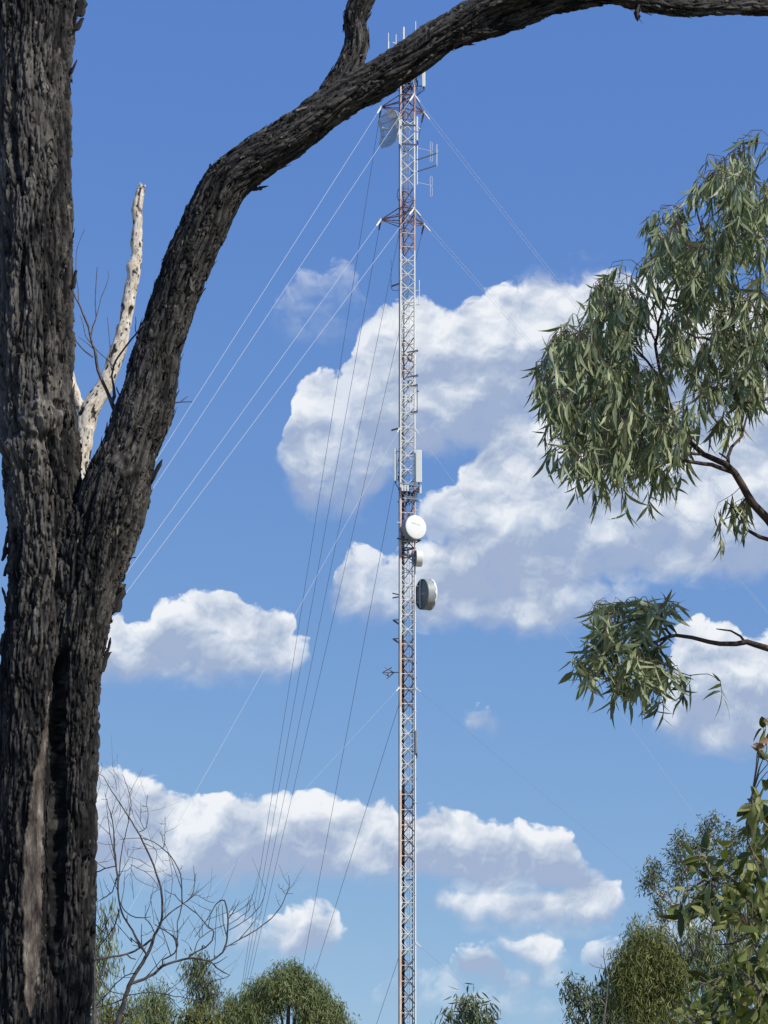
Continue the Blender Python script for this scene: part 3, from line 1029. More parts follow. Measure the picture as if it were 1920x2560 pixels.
def build_mast():
    root = thing('radio_mast', (1.47, MY, 0), 'tall slender guyed lattice mast in faded red and white bands, hung with dishes and panels', 'radio mast')
    z_top = ZM(128)
    # legs, each in bands: two materials per leg mesh
    H = 1.0
    zs = [i * H for i in range(int(z_top / H) + 1)]

    def banded(name, pieces, parent, mats):
        """pieces: list of (MB, material index)"""
        vs, fs, mi = [], [], []
        for mb, k in pieces:
            o = len(vs)
            vs += mb.v
            fs += [tuple(i + o for i in f) for f in mb.f]
            mi += [k] * len(mb.f)
        me = bpy.data.meshes.new(name)
        me.from_pydata(vs, [], fs)
        o = link_mesh(name, me, mats, parent)
        me.polygons.foreach_set('material_index', mi)
        return o
    mats = [M_WHITE, M_RED, M_PEACH, M_PINK, mat('dark_red_brown_paint', (.15, .08, .06), .6, build=weathered((.07, .035, .03), (.20, .11, .085), 2.2))]

    def mi(z, leg=False):
        if is_red(z):
            if leg:
                return (2 if leg != 2 else 0) if z < ZM(1580) else (3 if z > ZM(640) or z < ZM(1200) else 0)
            return 1 if z > ZM(1580) else 4
        return 0
    for k in range(3):
        pc = []
        z = 0.0
        step = .25
        while z < z_top - 1e-6:
            z2 = min(z + step, z_top)
            pc.append((MB().tube([LEG(k, z), LEG(k, z2)], (.088 if z < ZM(1240) else .070) if k == 0 else (.064 if k == 1 else .055), 10, False), mi((z + z2) / 2, 2 if k == 1 else 1)))
            z = z2
        # flanges where sections join
        z = 6.0
        while z < z_top:
            pc.append((MB().tube([LEG(k, z - .02), LEG(k, z + .02)], .095, 10), 0))
            z += 6.0
        banded('leg', pc, root, mats)
    pc = []
    for i, z in enumerate(zs[:-1]):
        z2 = z + H
        zm = z + H / 2
        for k in range(3):
            a, b = k, (k + 1) % 3
            m = mi(zm)
            inn = .985
            p0, p1, q0, q1 = LEG(a, z + .03, LEG_R * inn), LEG(b, z2 - .03, LEG_R * inn), LEG(b, z + .03, LEG_R * inn), LEG(a, z2 - .03, LEG_R * inn)
            off = Vector((math.sin((LEG_A[a] + LEG_A[b]) / 2), -math.cos((LEG_A[a] + LEG_A[b]) / 2), 0)) * .016
            pc.append((MB().bar(p0 + off, p1 + off, .062, .03), m))
            pc.append((MB().bar(q0 - off, q1 - off, .062, .03), m))
            if z < ZM(560) and (z > 1 or True):
                c = 0 if m == 0 or i % 3 else 0
                pc.append((MB().bar(LEG(a, z + H * .5), LEG(b, z + H * .5), .04, .03), 0 if z < ZM(600) else m))
            if z >= ZM(560) and i % 6 == 0:
                pc.append((MB().bar(LEG(a, z), LEG(b, z), .05, .03), m))
    banded('bracing', pc, root, mats)
    # ladder up the middle
    lad = MB()
    lc = lambda z: MC(z) + Vector((.12, .05, 0))
    for s in (-.085, .085):
        lad.tube([lc(0) + Vector((s * .8, 0, 0)), lc(z_top - 1) + Vector((s * 1.0, 0, 0))], .014, 6)
    z = .3
    while z < z_top - 1:
        lad.tube([lc(z) + Vector((-.085, 0, 0)), lc(z) + Vector((.085, 0, 0))], .011, 5)
        z += .3
    obj('ladder', lad, M_GALV, root)
    # cable runs
    r = random.Random(3)
    cab = MB()
    for j in range(9):
        ox = -.42 + .035 * j + r.uniform(-.01, .01)
        oy = .38 + r.uniform(-.12, .08)
        top = z_top * (1 - .085 * j if j > 2 else 1) - r.uniform(0, 2)
        pts = []
        z = 0
        while z < top:
            pts.append(MC(z) + Vector((ox + .018 * math.sin(z * 1.7 + j), oy + .02 * math.cos(z * 1.3 + 2 * j), 0)))
            z += .8
        cab.tube(pts, .022 + .006 * (j % 3), 6)
    obj('cable_run', cab, [M_CABLE], root)
    feeder = MB()
    feeder.tube([LEG(0, z_ * 1.0) + Vector((-.085, .05, 0)) for z_ in [0, 20, 40, z_top - .5]], .030, 8)
    obj('feeder_cable', feeder, M_CABLE, root)
    feeder = MB()
    feeder.tube([LEG(1, z_) + Vector((-.18, .05, 0)) for z_ in [0, 15, ZM(1262)]], .027, 8)
    feeder.tube([LEG(1, z_) + Vector((-.045, -.06, 0)) for z_ in [0, 15, ZM(1500)]], .016, 8)
    obj('feeder_cable', feeder, M_CABLE, root)

    # ---- torque arms and guys
    OUT_R = 47.0
    IN_R = 30.0
    LOW_R = 10.5

    def anchor(k, rad):
        a = LEG_A[k]
        if k == 2:
            a += math.radians(1.5)
        return Vector((1.47 + math.sin(a) * rad, MY - math.cos(a) * rad, .3))
    wires = []
    for (py, low) in ((262, 30), (544, 30)):
        zt = ZM(py)
        tips = []
        for t in range(3):
            ang = LEG_A[t] + math.radians(60)
            tips.append(MC(zt) + Vector((math.sin(ang), -math.cos(ang), 0)) * 1.83)
        for t in range(3):
            tip = tips[t]
            m = MB()
            for k in (t, (t + 1) % 3):
                m.tube([tip, LEG(k, zt + .62)], .036, 6)
                m.tube([tip, LEG(k, zt - .02)], .036, 6)
                m.tube([tip, LEG(k, zt - .62)], .028, 6)
            m.tube([LEG(t, zt + .62), LEG((t + 1) % 3, zt + .62)], .035, 6)
            arm = obj('torque_arm', m, M_RED, root)
            obj('clamp', MB().box(tip, (.14, .14, .16)), M_WHITE, arm)
            for k in (t, (t + 1) % 3):
                an = anchor(k, OUT_R)
                # insulator / turnbuckle then the wire
                d = (an - tip).normalized()
                gw = MB().tube([tip + d * .1, an], (.0135, .0090, .0145)[k], 6)
                g = obj('guy_wire', gw, M_WIRE if k != 2 else M_DGALV, root)  # far guys in darker steel, their unlit look put into colour
                obj('shackle', MB().tube([tip + d * .02, tip + d * .25, tip + d * .75], [.03, .075, .05], 8), M_WHITE if k != 2 else M_DGALV, g)
    for (py, rad, ks) in ((1076, IN_R, (0, 1, 2)), (1722, IN_R, (0, 1, 2)), (2358, LOW_R, (1, 2))):
        zt = ZM(py)
        for k in ks:
            p = LEG(k, zt, LEG_R + .09)
            an = anchor(k, rad)
            g = obj('guy_wire', MB().tube([p, an], (.0095 if py < 1500 else .005) if k != 2 else .015, 6), M_WIRE if py < 1500 and k < 2 or k == 0 else M_DGALV, root)  # dark guys carry their unlit look in the steel colour
            d = (an - p).normalized()
            obj('shackle', MB().box(p + d * .03, (.16, .10, .14)).tube([p, p + d * .4], .035, 6), M_WHITE, g)
    # concrete anchor blocks stand under the far ends
    # ---- antennas: every fitting is a part of the mast
    def whip(p0, p1, r, m=M_PANEL, extra=None, name='whip_antenna', lab=None):
        mb = MB().tube([p0, p1], r, 8)
        if extra:
            extra(mb)
        return obj(name, mb, m, root, label=lab)
    wa = whip(A(971, 82), A(971, 106), .028)
    obj('bracket', MB().tube([A(971, 104), A(971, 124)], .055, 8).tube([A(971, 122), A(984, 128), A(1000, 134)], .045, 6), M_WHITE, wa)
    wa = whip(A(990, 86), A(990, 118), .03)
    obj('bracket', MB().bar(A(982, 106), A(1003, 114), .07, .07), M_WHITE, wa)
    whip(A(1009, 68), A(1009, 132), .068, lab='thick white whip antenna at the mast top')
    whip(A(1039, 53), A(1039, 128), .028)
    # top platform
    tp = MB()
    for k in range(3):
        tp.bar(LEG(k, z_top), LEG((k + 1) % 3, z_top), .08, .08)
        tp.bar(LEG(k, z_top - .6, 1.0), MC(z_top - .6), .06, .06)
        tp.bar(LEG(k, z_top - 1.6, 1.0), MC(z_top - 1.6), .06, .06)
        tp.tube([LEG(k, z_top - .4, 1.0), LEG(k, z_top - 2.1, 1.0)], .04, 8)
    tp.tube([A(1009, 132), MC(z_top - .5)], .05, 6).tube([A(1039, 128), MC(z_top - .6)], .04, 6).tube([A(1000, 134), MC(z_top - .6)], .04, 6).tube([A(1003, 114), MC(z_top)], .04, 6)
    obj('headframe', tp, M_DGALV, root)

    def panel(x0, x1, y0, y1, dy, lab=None, m=M_PANEL, depth=.14, yaw=0.0):
        c0, c1 = A((x0 + x1) / 2, y0, dy), A((x0 + x1) / 2, y1, dy)
        w = (x1 - x0) * MPP(MY) * 1.05
        ax = (Vector((math.cos(yaw), math.sin(yaw), 0)), Vector((-math.sin(yaw), math.cos(yaw), 0)), Vector((0, 0, 1)))
        mb = MB().box((c0 + c1) / 2, (w, depth, (c0 - c1).length), ax)
        o = obj('panel_antenna', mb, m, root, label=lab)
        md = o.modifiers.new('b', 'BEVEL')
        md.width = min(.03, w * .2)
        md.segments = 2
        pb = MB()
        mid = MC(0) + Vector((0, 0, 0))
        cx = (c0 + c1) / 2
        px_ = cx + Vector((0, .17, 0))
        pb.tube([Vector((px_.x, px_.y, c0.z + .05)), Vector((px_.x, px_.y, c1.z - .12))], .035, 8)
        for zz in (c0.z - .15, c1.z + .15):
            q = MC(zz)
            pb.bar(Vector((px_.x, px_.y, zz)), Vector((q.x + (cx.x - q.x) * .35, q.y, zz)), .05, .05)
        obj('bracket', pb, M_DGALV, o)
        cb = MB()
        r2 = random.Random(int(x0 + y0))
        for j in range(3):
            q = MC(c1.z - .7)
            cb.tube([c1 + Vector((r2.uniform(-.05, .05), 0, 0)), c1 + Vector((r2.uniform(-.08, .08), .05, -.22)), c1.lerp(q, .4) + Vector((0, .05, -.32)), q + Vector((r2.uniform(-.3, .3), .2, 0))], .018, 5)
        obj('cable', cb, M_CABLE, o)
        return o
    panel(1055, 1063, 128, 217, -.3, 'white panel antenna just below the limb')
    panel(1031, 1041, 120, 190, -.5)
    panel(975, 982, 135, 205, -.1)
    # untidy cables and boxes under the head
    junk = MB()
    for j in range(34):
        x, y = r.uniform(1003, 1046), r.uniform(178, 226)
        p = A(x, y, r.uniform(-.5, .6))
        if j % 3 == 0:
            junk.box(p, (r.uniform(.08, .2), .15, r.uniform(.1, .35)))
        else:
            junk.tube([p, p + Vector((r.uniform(-.3, .3), 0, r.uniform(-.5, .1))), p + Vector((r.uniform(-.5, .5), .1, r.uniform(-.9, .3)))], .02, 5)
    obj('jumper_cables', junk, M_CABLE, root)
    for (x, y) in ((1016, 205), (1024, 199), (1010, 210), (1034, 206)):
        obj('amplifier_box', MB().box(A(x, y, -.4), (.12, .12, .34)), M_GALV, root)
    panel(1041, 1045, 292, 352, -.1, 'slim white panel antenna beside the grid dish')

    # grid dish, seen from its hollow side
    c = A(985, 325, -.15)
    axis = Vector((-.80, -.58, -.06)).normalized()
    sa = axis.cross(Vector((0, 0, 1))).normalized()
    ua = sa.cross(axis).normalized()
    hw, hh, foc = 1.12, 1.30, 1.1
    g = MB()

    def dp(s, t):
        return c + sa * s + ua * t + axis * ((s * s + t * t) / (4 * foc) * 1.25)
    nrod = 50
    for i in range(nrod + 1):
        s = -hw + 2 * hw * i / nrod
        lim = hh * math.sqrt(max(.12, 1 - .55 * (s / hw) ** 2))
        g.tube([dp(s, lim * (j / 8 - 1)) for j in range(17)], .0165, 4)
    gd = obj('grid_dish', g, mat('pale_galvanised_rod', (.50, .55, .60), .45, .2), root, label='pale grid dish with dark curved ribs under the top torque arm')
    rb = MB()
    for t in (-1.0, -.6, -.2, .2, .6, 1.0):
        w_ = hw * (.78 if abs(t) > .8 else 1.0)
        rb.tube([dp(w_ * (j / 8 - 1), t * hh * .9) - axis * .03 for j in range(17)], .022, 5)
    obj('rib', rb, M_DGALV, gd)
    rm = MB()
    for sg in (-1, 1):
        rm.tube([dp(sg * hw, .66 * hh * (j / 8 - 1)) for j in range(17)], .03, 6)
        rm.tube([dp(hw * (j / 8 - 1), sg * hh * math.sqrt(max(.12, 1 - .55 * (j / 8 - 1) ** 2))) for j in range(17)], .026, 6)
    obj('rim', rm, M_WHITE, gd)
    fd = c + axis * .95
    obj('feed', MB().tube([c, fd], .025, 6).tube([fd, fd + sa * .14], .05, 8), M_WHITE, gd)
    obj('mount', MB().tube([c, LEG(0, c.z)], .06, 6).tube([c - ua * .5 + axis * .05, LEG(0, c.z - .9)], .04, 6).tube([c + ua * .5 + axis * .05, LEG(0, c.z + .9)], .04, 6).tube([LEG(0, c.z - 1.2) + Vector((-.1, -.05, 0)), LEG(0, c.z + 1.2) + Vector((-.1, -.05, 0))], .05, 8), M_WHITE, gd)
    # equipment behind, on the mast at the dish
    for (x0, x1, y) in ((1004, 1040, 311), (1004, 1040, 359)):
        obj('cross_beam', MB().bar(A(x0, y, -.6), A(x1, y + 3, -.6), .10, .10), M_DGALV, root)
    obj('cross_beam', MB().bar(A(1014, 303, -.55), A(1051, 322, -.3), .04, .04), M_WHITE, root)

    # folded dipoles on the right
    pole = MB().tube([A(1043, 362), A(1043, 462)], .038, 8)
    for yy in (404, 430):
        pole.tube([A(1043, yy), LEG(1, A(1043, yy).z)], .03, 6)
    ap = obj('antenna_pole', pole, M_WHITE, root)

    def dipole(cx, y0, y1, ya, xa):
        mb = MB()
        pts = []
        for sgn in (-1, 1):
            pass
        ztop, zbot = A(cx, y0).z, A(cx, y1).z
        x = A(cx, ya).x
        w_ = .07
        for (za, zb) in ((ztop, (ztop + zbot) / 2 + .02), ((ztop + zbot) / 2 - .02, zbot)):
            mb.tube([Vector((x - w_, MY, zb + .03)), Vector((x - w_, MY, za - .06)), Vector((x - w_ * .6, MY, za)), Vector((x + w_ * .6, MY, za)), Vector((x + w_, MY, za - .06)), Vector((x + w_, MY, zb + .03)), Vector((x, MY, zb)), Vector((x - w_, MY, zb + .03))], .016, 6)
        mb.tube([A(xa, ya - 8), A(cx, ya)], .02, 6)
        return obj('folded_dipole', mb, M_WHITE, root)
    dipole(1078, 355, 404, 378, 1043)
    dipole(1078, 441, 491, 464, 1043)
    bm = obj('boom', MB().bar(A(1030, 404), A(1092, 383), .075, .075), M_DGALV, root)
    bm = obj('boom', MB().bar(A(1030, 433), A(1092, 413), .075, .075), M_DGALV, root)
    whip(A(1092, 362), A(1092, 416), .026, M_WHITE, lambda mb: mb.tube([A(1090, 363), A(1095, 362)], .025, 5).tube([A(1091, 378), A(1096, 377)], .02, 5))
    obj('cable_loop', MB().tube([A(997, 472), A(993, 482), A(993, 492), A(997, 502)], .025, 6), M_CABLE, root)

    # left arm with a whip, right whip with two arms
    am = obj('boom', MB().bar(A(978, 716), A(998, 709), .10, .10), M_DGALV, root)
    whip(A(978, 650), A(978, 702), .012, M_DGALV, lambda mb: mb.tube([A(978, 700), A(978, 720)], .03, 6))
    obj('cable', MB().tube([A(978, 719), A(981, 725), A(988, 727), A(998, 726)], .018, 5), M_CABLE, root)
    whip(A(1048, 700), A(1048, 762), .028, M_WHITE, lambda mb: mb.tube([A(1036, 728), A(1048, 725)], .03, 6).tube([A(1022, 765), A(1036, 763), A(1049, 760)], .035, 6))
    for (yy, L_) in ((877, 1044), (939, 1044), (963, 1043), (1029, 1043)):
        obj('boom', MB().bar(A(1018, yy + 4, -.2), A(L_, yy - 1, -.2), .08, .08).box(A(L_ - 1, yy, -.2), (.12, .12, .14)), M_DGALV, root)
    obj('antenna_pole', MB().tube([A(1043, 963, -.2), A(1043, 1030, -.2)], .03, 6).box(A(1044, 978, -.2), (.14, .1, .08)), M_DGALV, root)

    def dish(name, c, axis, dia, drum, back, shell, face, lab, scallop=False, pole_=True, cone=.28, mark=False):
        axis = Vector(axis).normalized()
        R = dia / 2
        mb = MB()
        n = 44
        prof = [(-drum, R * .955), (-drum + .01, R), (-.02, R), (0, R * .985)]
        wob = (lambda i, k: (.07 * abs(math.sin(k * math.pi / 4)) if i >= 2 else 0)) if scallop else None
        mb.lathe(c, axis, prof, n, wob)
        o = obj(name, mb, shell, root, smooth=False, label=lab)
        fc = MB()
        fc.lathe(c, axis, [(-.035, R * .99), (.006, R * .975), (.03, R * .9), (.045, R * .5), (.05, .001)], n)
        if scallop:
            fc.lathe(c, axis, [(-.13, R * 1.015), (.03, R * 1.02), (.04, R * .96)], 72, lambda i, k: (.09 * abs(math.sin(k * math.pi / 6)) if i == 0 else 0))
        obj('radome', fc, face, o, smooth=True)
        rb = MB().lathe(c, axis, [(-drum + .06, R * .95), (-drum - cone * dia * .12, R * .6), (-drum - cone * dia * .3, R * .25), (-drum - cone * dia * .34, .001)], n)
        rb.lathe(c, axis, [(-drum + .06, R * .96), (-drum - .03, R * 1.0), (-drum - .03, R * .93), (-drum + .05, R * .93)], n)
        obj('back', rb, M_DGREY, o)
        a, b, d = basis(axis)
        bk = MB()
        zc = c - axis * (drum + cone * dia * .5)
        q = MC(zc.z)
        tgt = q + (zc - q) * .42
        tgt.z = zc.z
        up = Vector((0, 0, 1))
        bk.tube([zc + up * R * back, zc - up * R * back], .05, 8)
        for s_ in (-.6, .6):
            bk.tube([zc + up * R * back * s_, tgt + up * R * back * s_], .035, 6)
        bk.tube([zc, c - axis * drum + a * R * .6], .03, 6).tube([zc, c - axis * drum - a * R * .6], .03, 6)
        bk.tube([zc - up * R * .3, c - axis * drum + up * R * .7], .03, 6)
        obj('mount', bk, M_GALV, o)
        if mark:
            # the weathered maker's mark: a faint grey slanting streak
            sa_ = Vector((0, 0, 1)).cross(axis).normalized()
            ua_ = axis.cross(sa_).normalized()
            mk = MB()
            segs = [(-.38, .27, -.10, .225, .05), (-.12, .232, .12, .19, .035), (.13, .185, .27, .16, .055)]
            for (s0, t0, s1, t1, hh_) in segs:
                p0, p1 = c + axis * .052 + sa_ * s0 + ua_ * t0, c + axis * .052 + sa_ * s1 + ua_ * t1
                mk.box((p0 + p1) / 2, ((p1 - p0).length, hh_, .004), ((p1 - p0).normalized(), ua_, axis))
            obj('marking', mk, mat('faint_grey_print', (.52, .52, .50), .6), o)
        return o
    dish('dish_antenna', A(1040, 1318, -1.25), (.50, -.86, -.02), 1.66, .52, .9, M_GREY, M_RADOME, 'round white drum dish facing right and forward, with a faint grey mark', mark=True)
    dish('dish_antenna', A(1054, 1397, -.45), (.93, .16, -.03), 1.10, .42, .8, M_PANEL, M_RADOME, 'small cream drum dish seen from its side')
    dish('dish_antenna', A(1075, 1487, .35), (.90, .42, .03), 2.08, .60, .9, M_GREY, M_RADOME, 'large grey drum dish with a scalloped white rim, seen from behind', scallop=True, cone=.12)
    dish('dish_antenna', A(1031, 893, .1), (.55, -.8, -.1), .62, .16, .8, M_GALV, M_RADOME, None)
    dish('dish_antenna', A(1029, 958, .1), (.6, -.75, -.1), .44, .14, .8, M_GALV, M_PANEL, None)
    dish('dish_antenna', A(1028, 998, .1), (.6, -.75, -.1), .44, .14, .8, M_GALV, M_PANEL, None)
    obj('boom', MB().bar(A(978, 1076), A(999, 1070), .10, .10), M_DGALV, root, label='short dark arm sticking out to the left')
    panel(985.5, 992, 1122, 1203, -.2, 'narrow white panel antenna on the left of the mast')
    panel(1040, 1054, 1125, 1206, -.35, 'broad white panel antenna on the right of the mast')
    # remote radio boxes and their frame
    fr = MB()
    fr.bar(A(998, 1208, -.7), A(1052, 1215, -.7), .08, .08).bar(A(1019, 1246, -.6), A(1045, 1248, -.6), .09, .09).bar(A(1018, 1242, -.6), A(1037, 1243, -.6), .05, .05)
    fr.bar(A(994, 1255, -.3), A(1044, 1250, -.4), .09, .12)
    obj('equipment_frame', fr, M_GALV, root)
    for x in (1006.5, 1013, 1020):
        obj('radio_unit', MB().box((A(x, 1213, -.75) + A(x, 1228, -.75)) / 2, (.125, .15, .40)), M_PANEL, root)
    obj('radio_unit', MB().box(A(1051.5, 1224, -.6), (.13, .25, .60)), M_PANEL, root)
    obj('radio_unit', MB().box(A(1045, 1223, -.45), (.22, .2, .46)), M_GREY, root)
    jk = MB()
    for j in range(40):
        x, y = r.uniform(999, 1046), r.uniform(1208, 1262)
        p = A(x, y, r.uniform(-.55, .4))
        if j % 5 == 0:
            jk.box(p, (.14, .12, .16))
        else:
            jk.tube([p, p + Vector((r.uniform(-.2, .2), 0, -.25)), p + Vector((r.uniform(-.3, .3), .1, r.uniform(-.7, -.2)))], .024, 5)
    for j in range(8):
        x = r.uniform(997, 1001)
        y = 1150 + j * 10
        jk.tube([A(x - 2, y, -.3), A(x + r.uniform(-3, 3), y + 6, -.3), A(x, y + 14, -.2)], .035, 5)
    obj('jumper_cables', jk, M_CABLE, root)
    # dark collar under the big dish
    cl = MB()
    for zz, m_ in ((1346, 1), (1352, 1), (1372, .9), (1390, .8)):
        for k in range(3):
            cl.bar(LEG(k, ZM(zz), LEG_R + .06), LEG((k + 1) % 3, ZM(zz), LEG_R + .06), .06, .08)
    cl.bar(A(992, 1346, -.6), A(1052, 1351, -.6), .09, .09)
    cl.tube([A(1052, 1350, -.6), A(1040, 1357, -.6)], .05, 6)
    cl.tube([A(1020, 1372, -.1), A(1020, 1385, -.1)], .05, 6)
    obj('equipment_frame', cl, M_DGALV, root)
    obj('lug', MB().bar(A(992, 1305, -.5), A(1002, 1308, -.5), .1, .06), M_WHITE, root)
    obj('boom', MB().bar(A(981, 1483), A(998, 1487), .07, .07), M_DGALV, root)
    obj('boom', MB().bar(A(981, 1495), A(998, 1492), .09, .07), M_DGALV, root)
    for y in (1549, 1596):
        tb = MB()
        tb.bar(A(982, y + 1), A(999, y), .06, .06).bar(A(982, y + 2), A(998, y + 13), .06, .06).bar(A(984, y + 2, -.2), A(998, y + 10, -.3), .05, .05).bar(A(987, y + 2), A(992, y + 6), .16, .05)
        obj('bracket', tb, M_DGALV, root)
    # diamond antenna on its boom
    dm = MB()
    for a_, b_ in (((955, 1682), (997, 1681)), ((957, 1681), (979, 1669)), ((962, 1667), (983, 1681)), ((957, 1682), (972, 1691)), ((967, 1697), (984, 1682)), ((970, 1686), (971, 1691)), ((972, 1674), (977, 1670))):
        dm.tube([A(*a_), A(*b_)], .034, 6)
    dm.box(A(970, 1686), (.1, .1, .12))
    obj('diamond_antenna', dm, M_DGALV, root, label='small dark diamond-shaped antenna on a left-hand boom')
    panel(1038.5, 1044, 1826, 1884, -.2, 'slim grey panel antenna low on the right of the mast', M_GREY)
    for y in (1658, 1696, 1723, 1949, 2009):
        obj('bracket', MB().bar(A(1032, y, -.1), A(1042, y - 1, -.1), .07, .08), M_DGALV, root)
    for y in (1950, 2200):
        obj('cross_beam', MB().bar(A(1014, y, 0), A(1032, y - 1, 0), .09, .07), M_DGALV, root)
    # concrete footing
    obj('footing', MB().box((1.47, MY, .15), (1.8, 1.8, .5)), mat('concrete', (.4, .38, .35), .9), root)
    for k, rad in ((0, OUT_R), (0, IN_R), (1, OUT_R), (1, IN_R), (1, LOW_R), (2, OUT_R), (2, IN_R), (2, LOW_R)):
        p = anchor(k, rad)
        obj('anchor_block', MB().box((p.x, p.y, .1), (.9, .9, .7)), bpy.data.materials['concrete'], root)


build_mast()


# ------------------------------------------------------------------ foliage
def leaf_mat(name, c0, c1, c2, trans=.22, rough=.45):
    def f(nt, b):
        t = N_(nt, 'ShaderNodeAttribute', attribute_name='tint')
        col = ramp_(nt, t.outputs['Fac'], [(0.0, c0), (1.0, c2), (.5, c1)])
        nt.links.new(col, b.inputs['Base Color'])
        tr = N_(nt, 'ShaderNodeBsdfTranslucent')
        hs = N_(nt, 'ShaderNodeMix', data_type='RGBA', blend_type='MULTIPLY')
        hs.inputs[0].default_value = 1
        nt.links.new(col, hs.inputs[6])
        hs.inputs[7].default_value = (1.1, 1.25, .5, 1)
        nt.links.new(hs.outputs[2], tr.inputs[0])
        mx = N_(nt, 'ShaderNodeMixShader')
        mx.inputs[0].default_value = trans
        nt.links.new(b.outputs[0], mx.inputs[1])
        nt.links.new(tr.outputs[0], mx.inputs[2])
        nt.links.new(mx.outputs[0], nt.nodes['Material Output'].inputs[0])
    return mat(name, c1, rough, build=f, spec=.35)


LEAF_SICKLE = [(0, .06), (.12, .5), (.35, 1.0), (.62, .82), (.85, .36), (1, .03)]
LEAF_BROAD = [(0, .06), (.10, .55), (.3, .98), (.55, 1.0), (.8, .68), (.93, .3), (1, .04)]
LEAF_FAR = [(0, .2), (.4, 1.0), (1, .1)]


def unit(v):
    return v / (np.linalg.norm(v, axis=1)[:, None] + 1e-9)


def leaves(name, B, D, L, Wd, mat_, parent, prof, rs, droop=.15, sickle=.2, fold=0.0, tint=None, label=None, twigs=None, twig_mat=None):
    n = len(B)
    D = unit(D)
    side = unit(np.cross(D, unit(rs.normal(size=(n, 3)))))
    nor = np.cross(side, D)
    sk = (rs.uniform(-1, 1, (n, 1)) * sickle)
    cu = (rs.uniform(-1, 1, (n, 1)) * droop)
    cols = []
    for (t, w) in prof:
        c = B + L[:, None] * (D * t + side * sk * t * t * 1.2 + nor * cu * t * t)
        hw = side * (Wd * w * .5)[:, None]
        if fold:
            cols += [c - hw + nor * (Wd * w * fold)[:, None], c, c + hw + nor * (Wd * w * fold)[:, None]]
        else:
            cols += [c - hw, c + hw]
    k = len(cols)
    V = np.stack(cols, 1).reshape(-1, 3)
    m = 3 if fold else 2
    f = []
    for i in range(len(prof) - 1):
        for j in range(m - 1):
            f.append((i * m + j, i * m + j + 1, (i + 1) * m + j + 1, (i + 1) * m + j))
    F = (np.arange(n)[:, None, None] * k + np.array(f)[None]).reshape(-1, 4)
    tn = rs.rand(n) if tint is None else tint
    tn = np.repeat(tn, k)
    nf = len(F)
    if twigs is not None and twigs.v:
        F = np.vstack([F, np.array(twigs.f) + len(V)])
        V = np.vstack([V, np.array(twigs.v)])
        tn = np.concatenate([tn, np.zeros(len(twigs.v))])
        mat_ = [mat_, twig_mat]
    o = np_mesh(name, V, F, mat_, parent, False, {'tint': ('FLOAT', tn)})
    if len(F) > nf:
        mi = np.zeros(len(F), dtype=np.int32)
        mi[nf:] = 1
        o.data.polygons.foreach_set('material_index', mi)
    if label:
        o['label'] = label
    return o


def in_poly(x, y, poly):
    c = False
    j = len(poly) - 1
    for i in range(len(poly)):
        xi, yi = poly[i]
        xj, yj = poly[j]
        if (yi > y) != (yj > y) and x < (xj - xi) * (y - yi) / (yj - yi) + xi:
            c = not c
        j = i
    return c


def bark_plain(name, c0, c1, scale=6):
    return mat(name, c0, .85, build=weathered(c0, c1, scale))


def tubes_px(lst, Y, step=.1, jit=0.0, rr=None):
    """list of (px, py, radius px, depth offset) -> smoothed points and radii"""
    pts = [W(a[0], a[1], Y + (a[3] if len(a) > 3 else 0)) for a in lst]
    rs = [a[2] * MPP(Y) for a in lst]
    P, R = smooth_path(pts, rs, step)
    if jit:
        P = P + rr.normal(size=P.shape) * jit
    return P, R


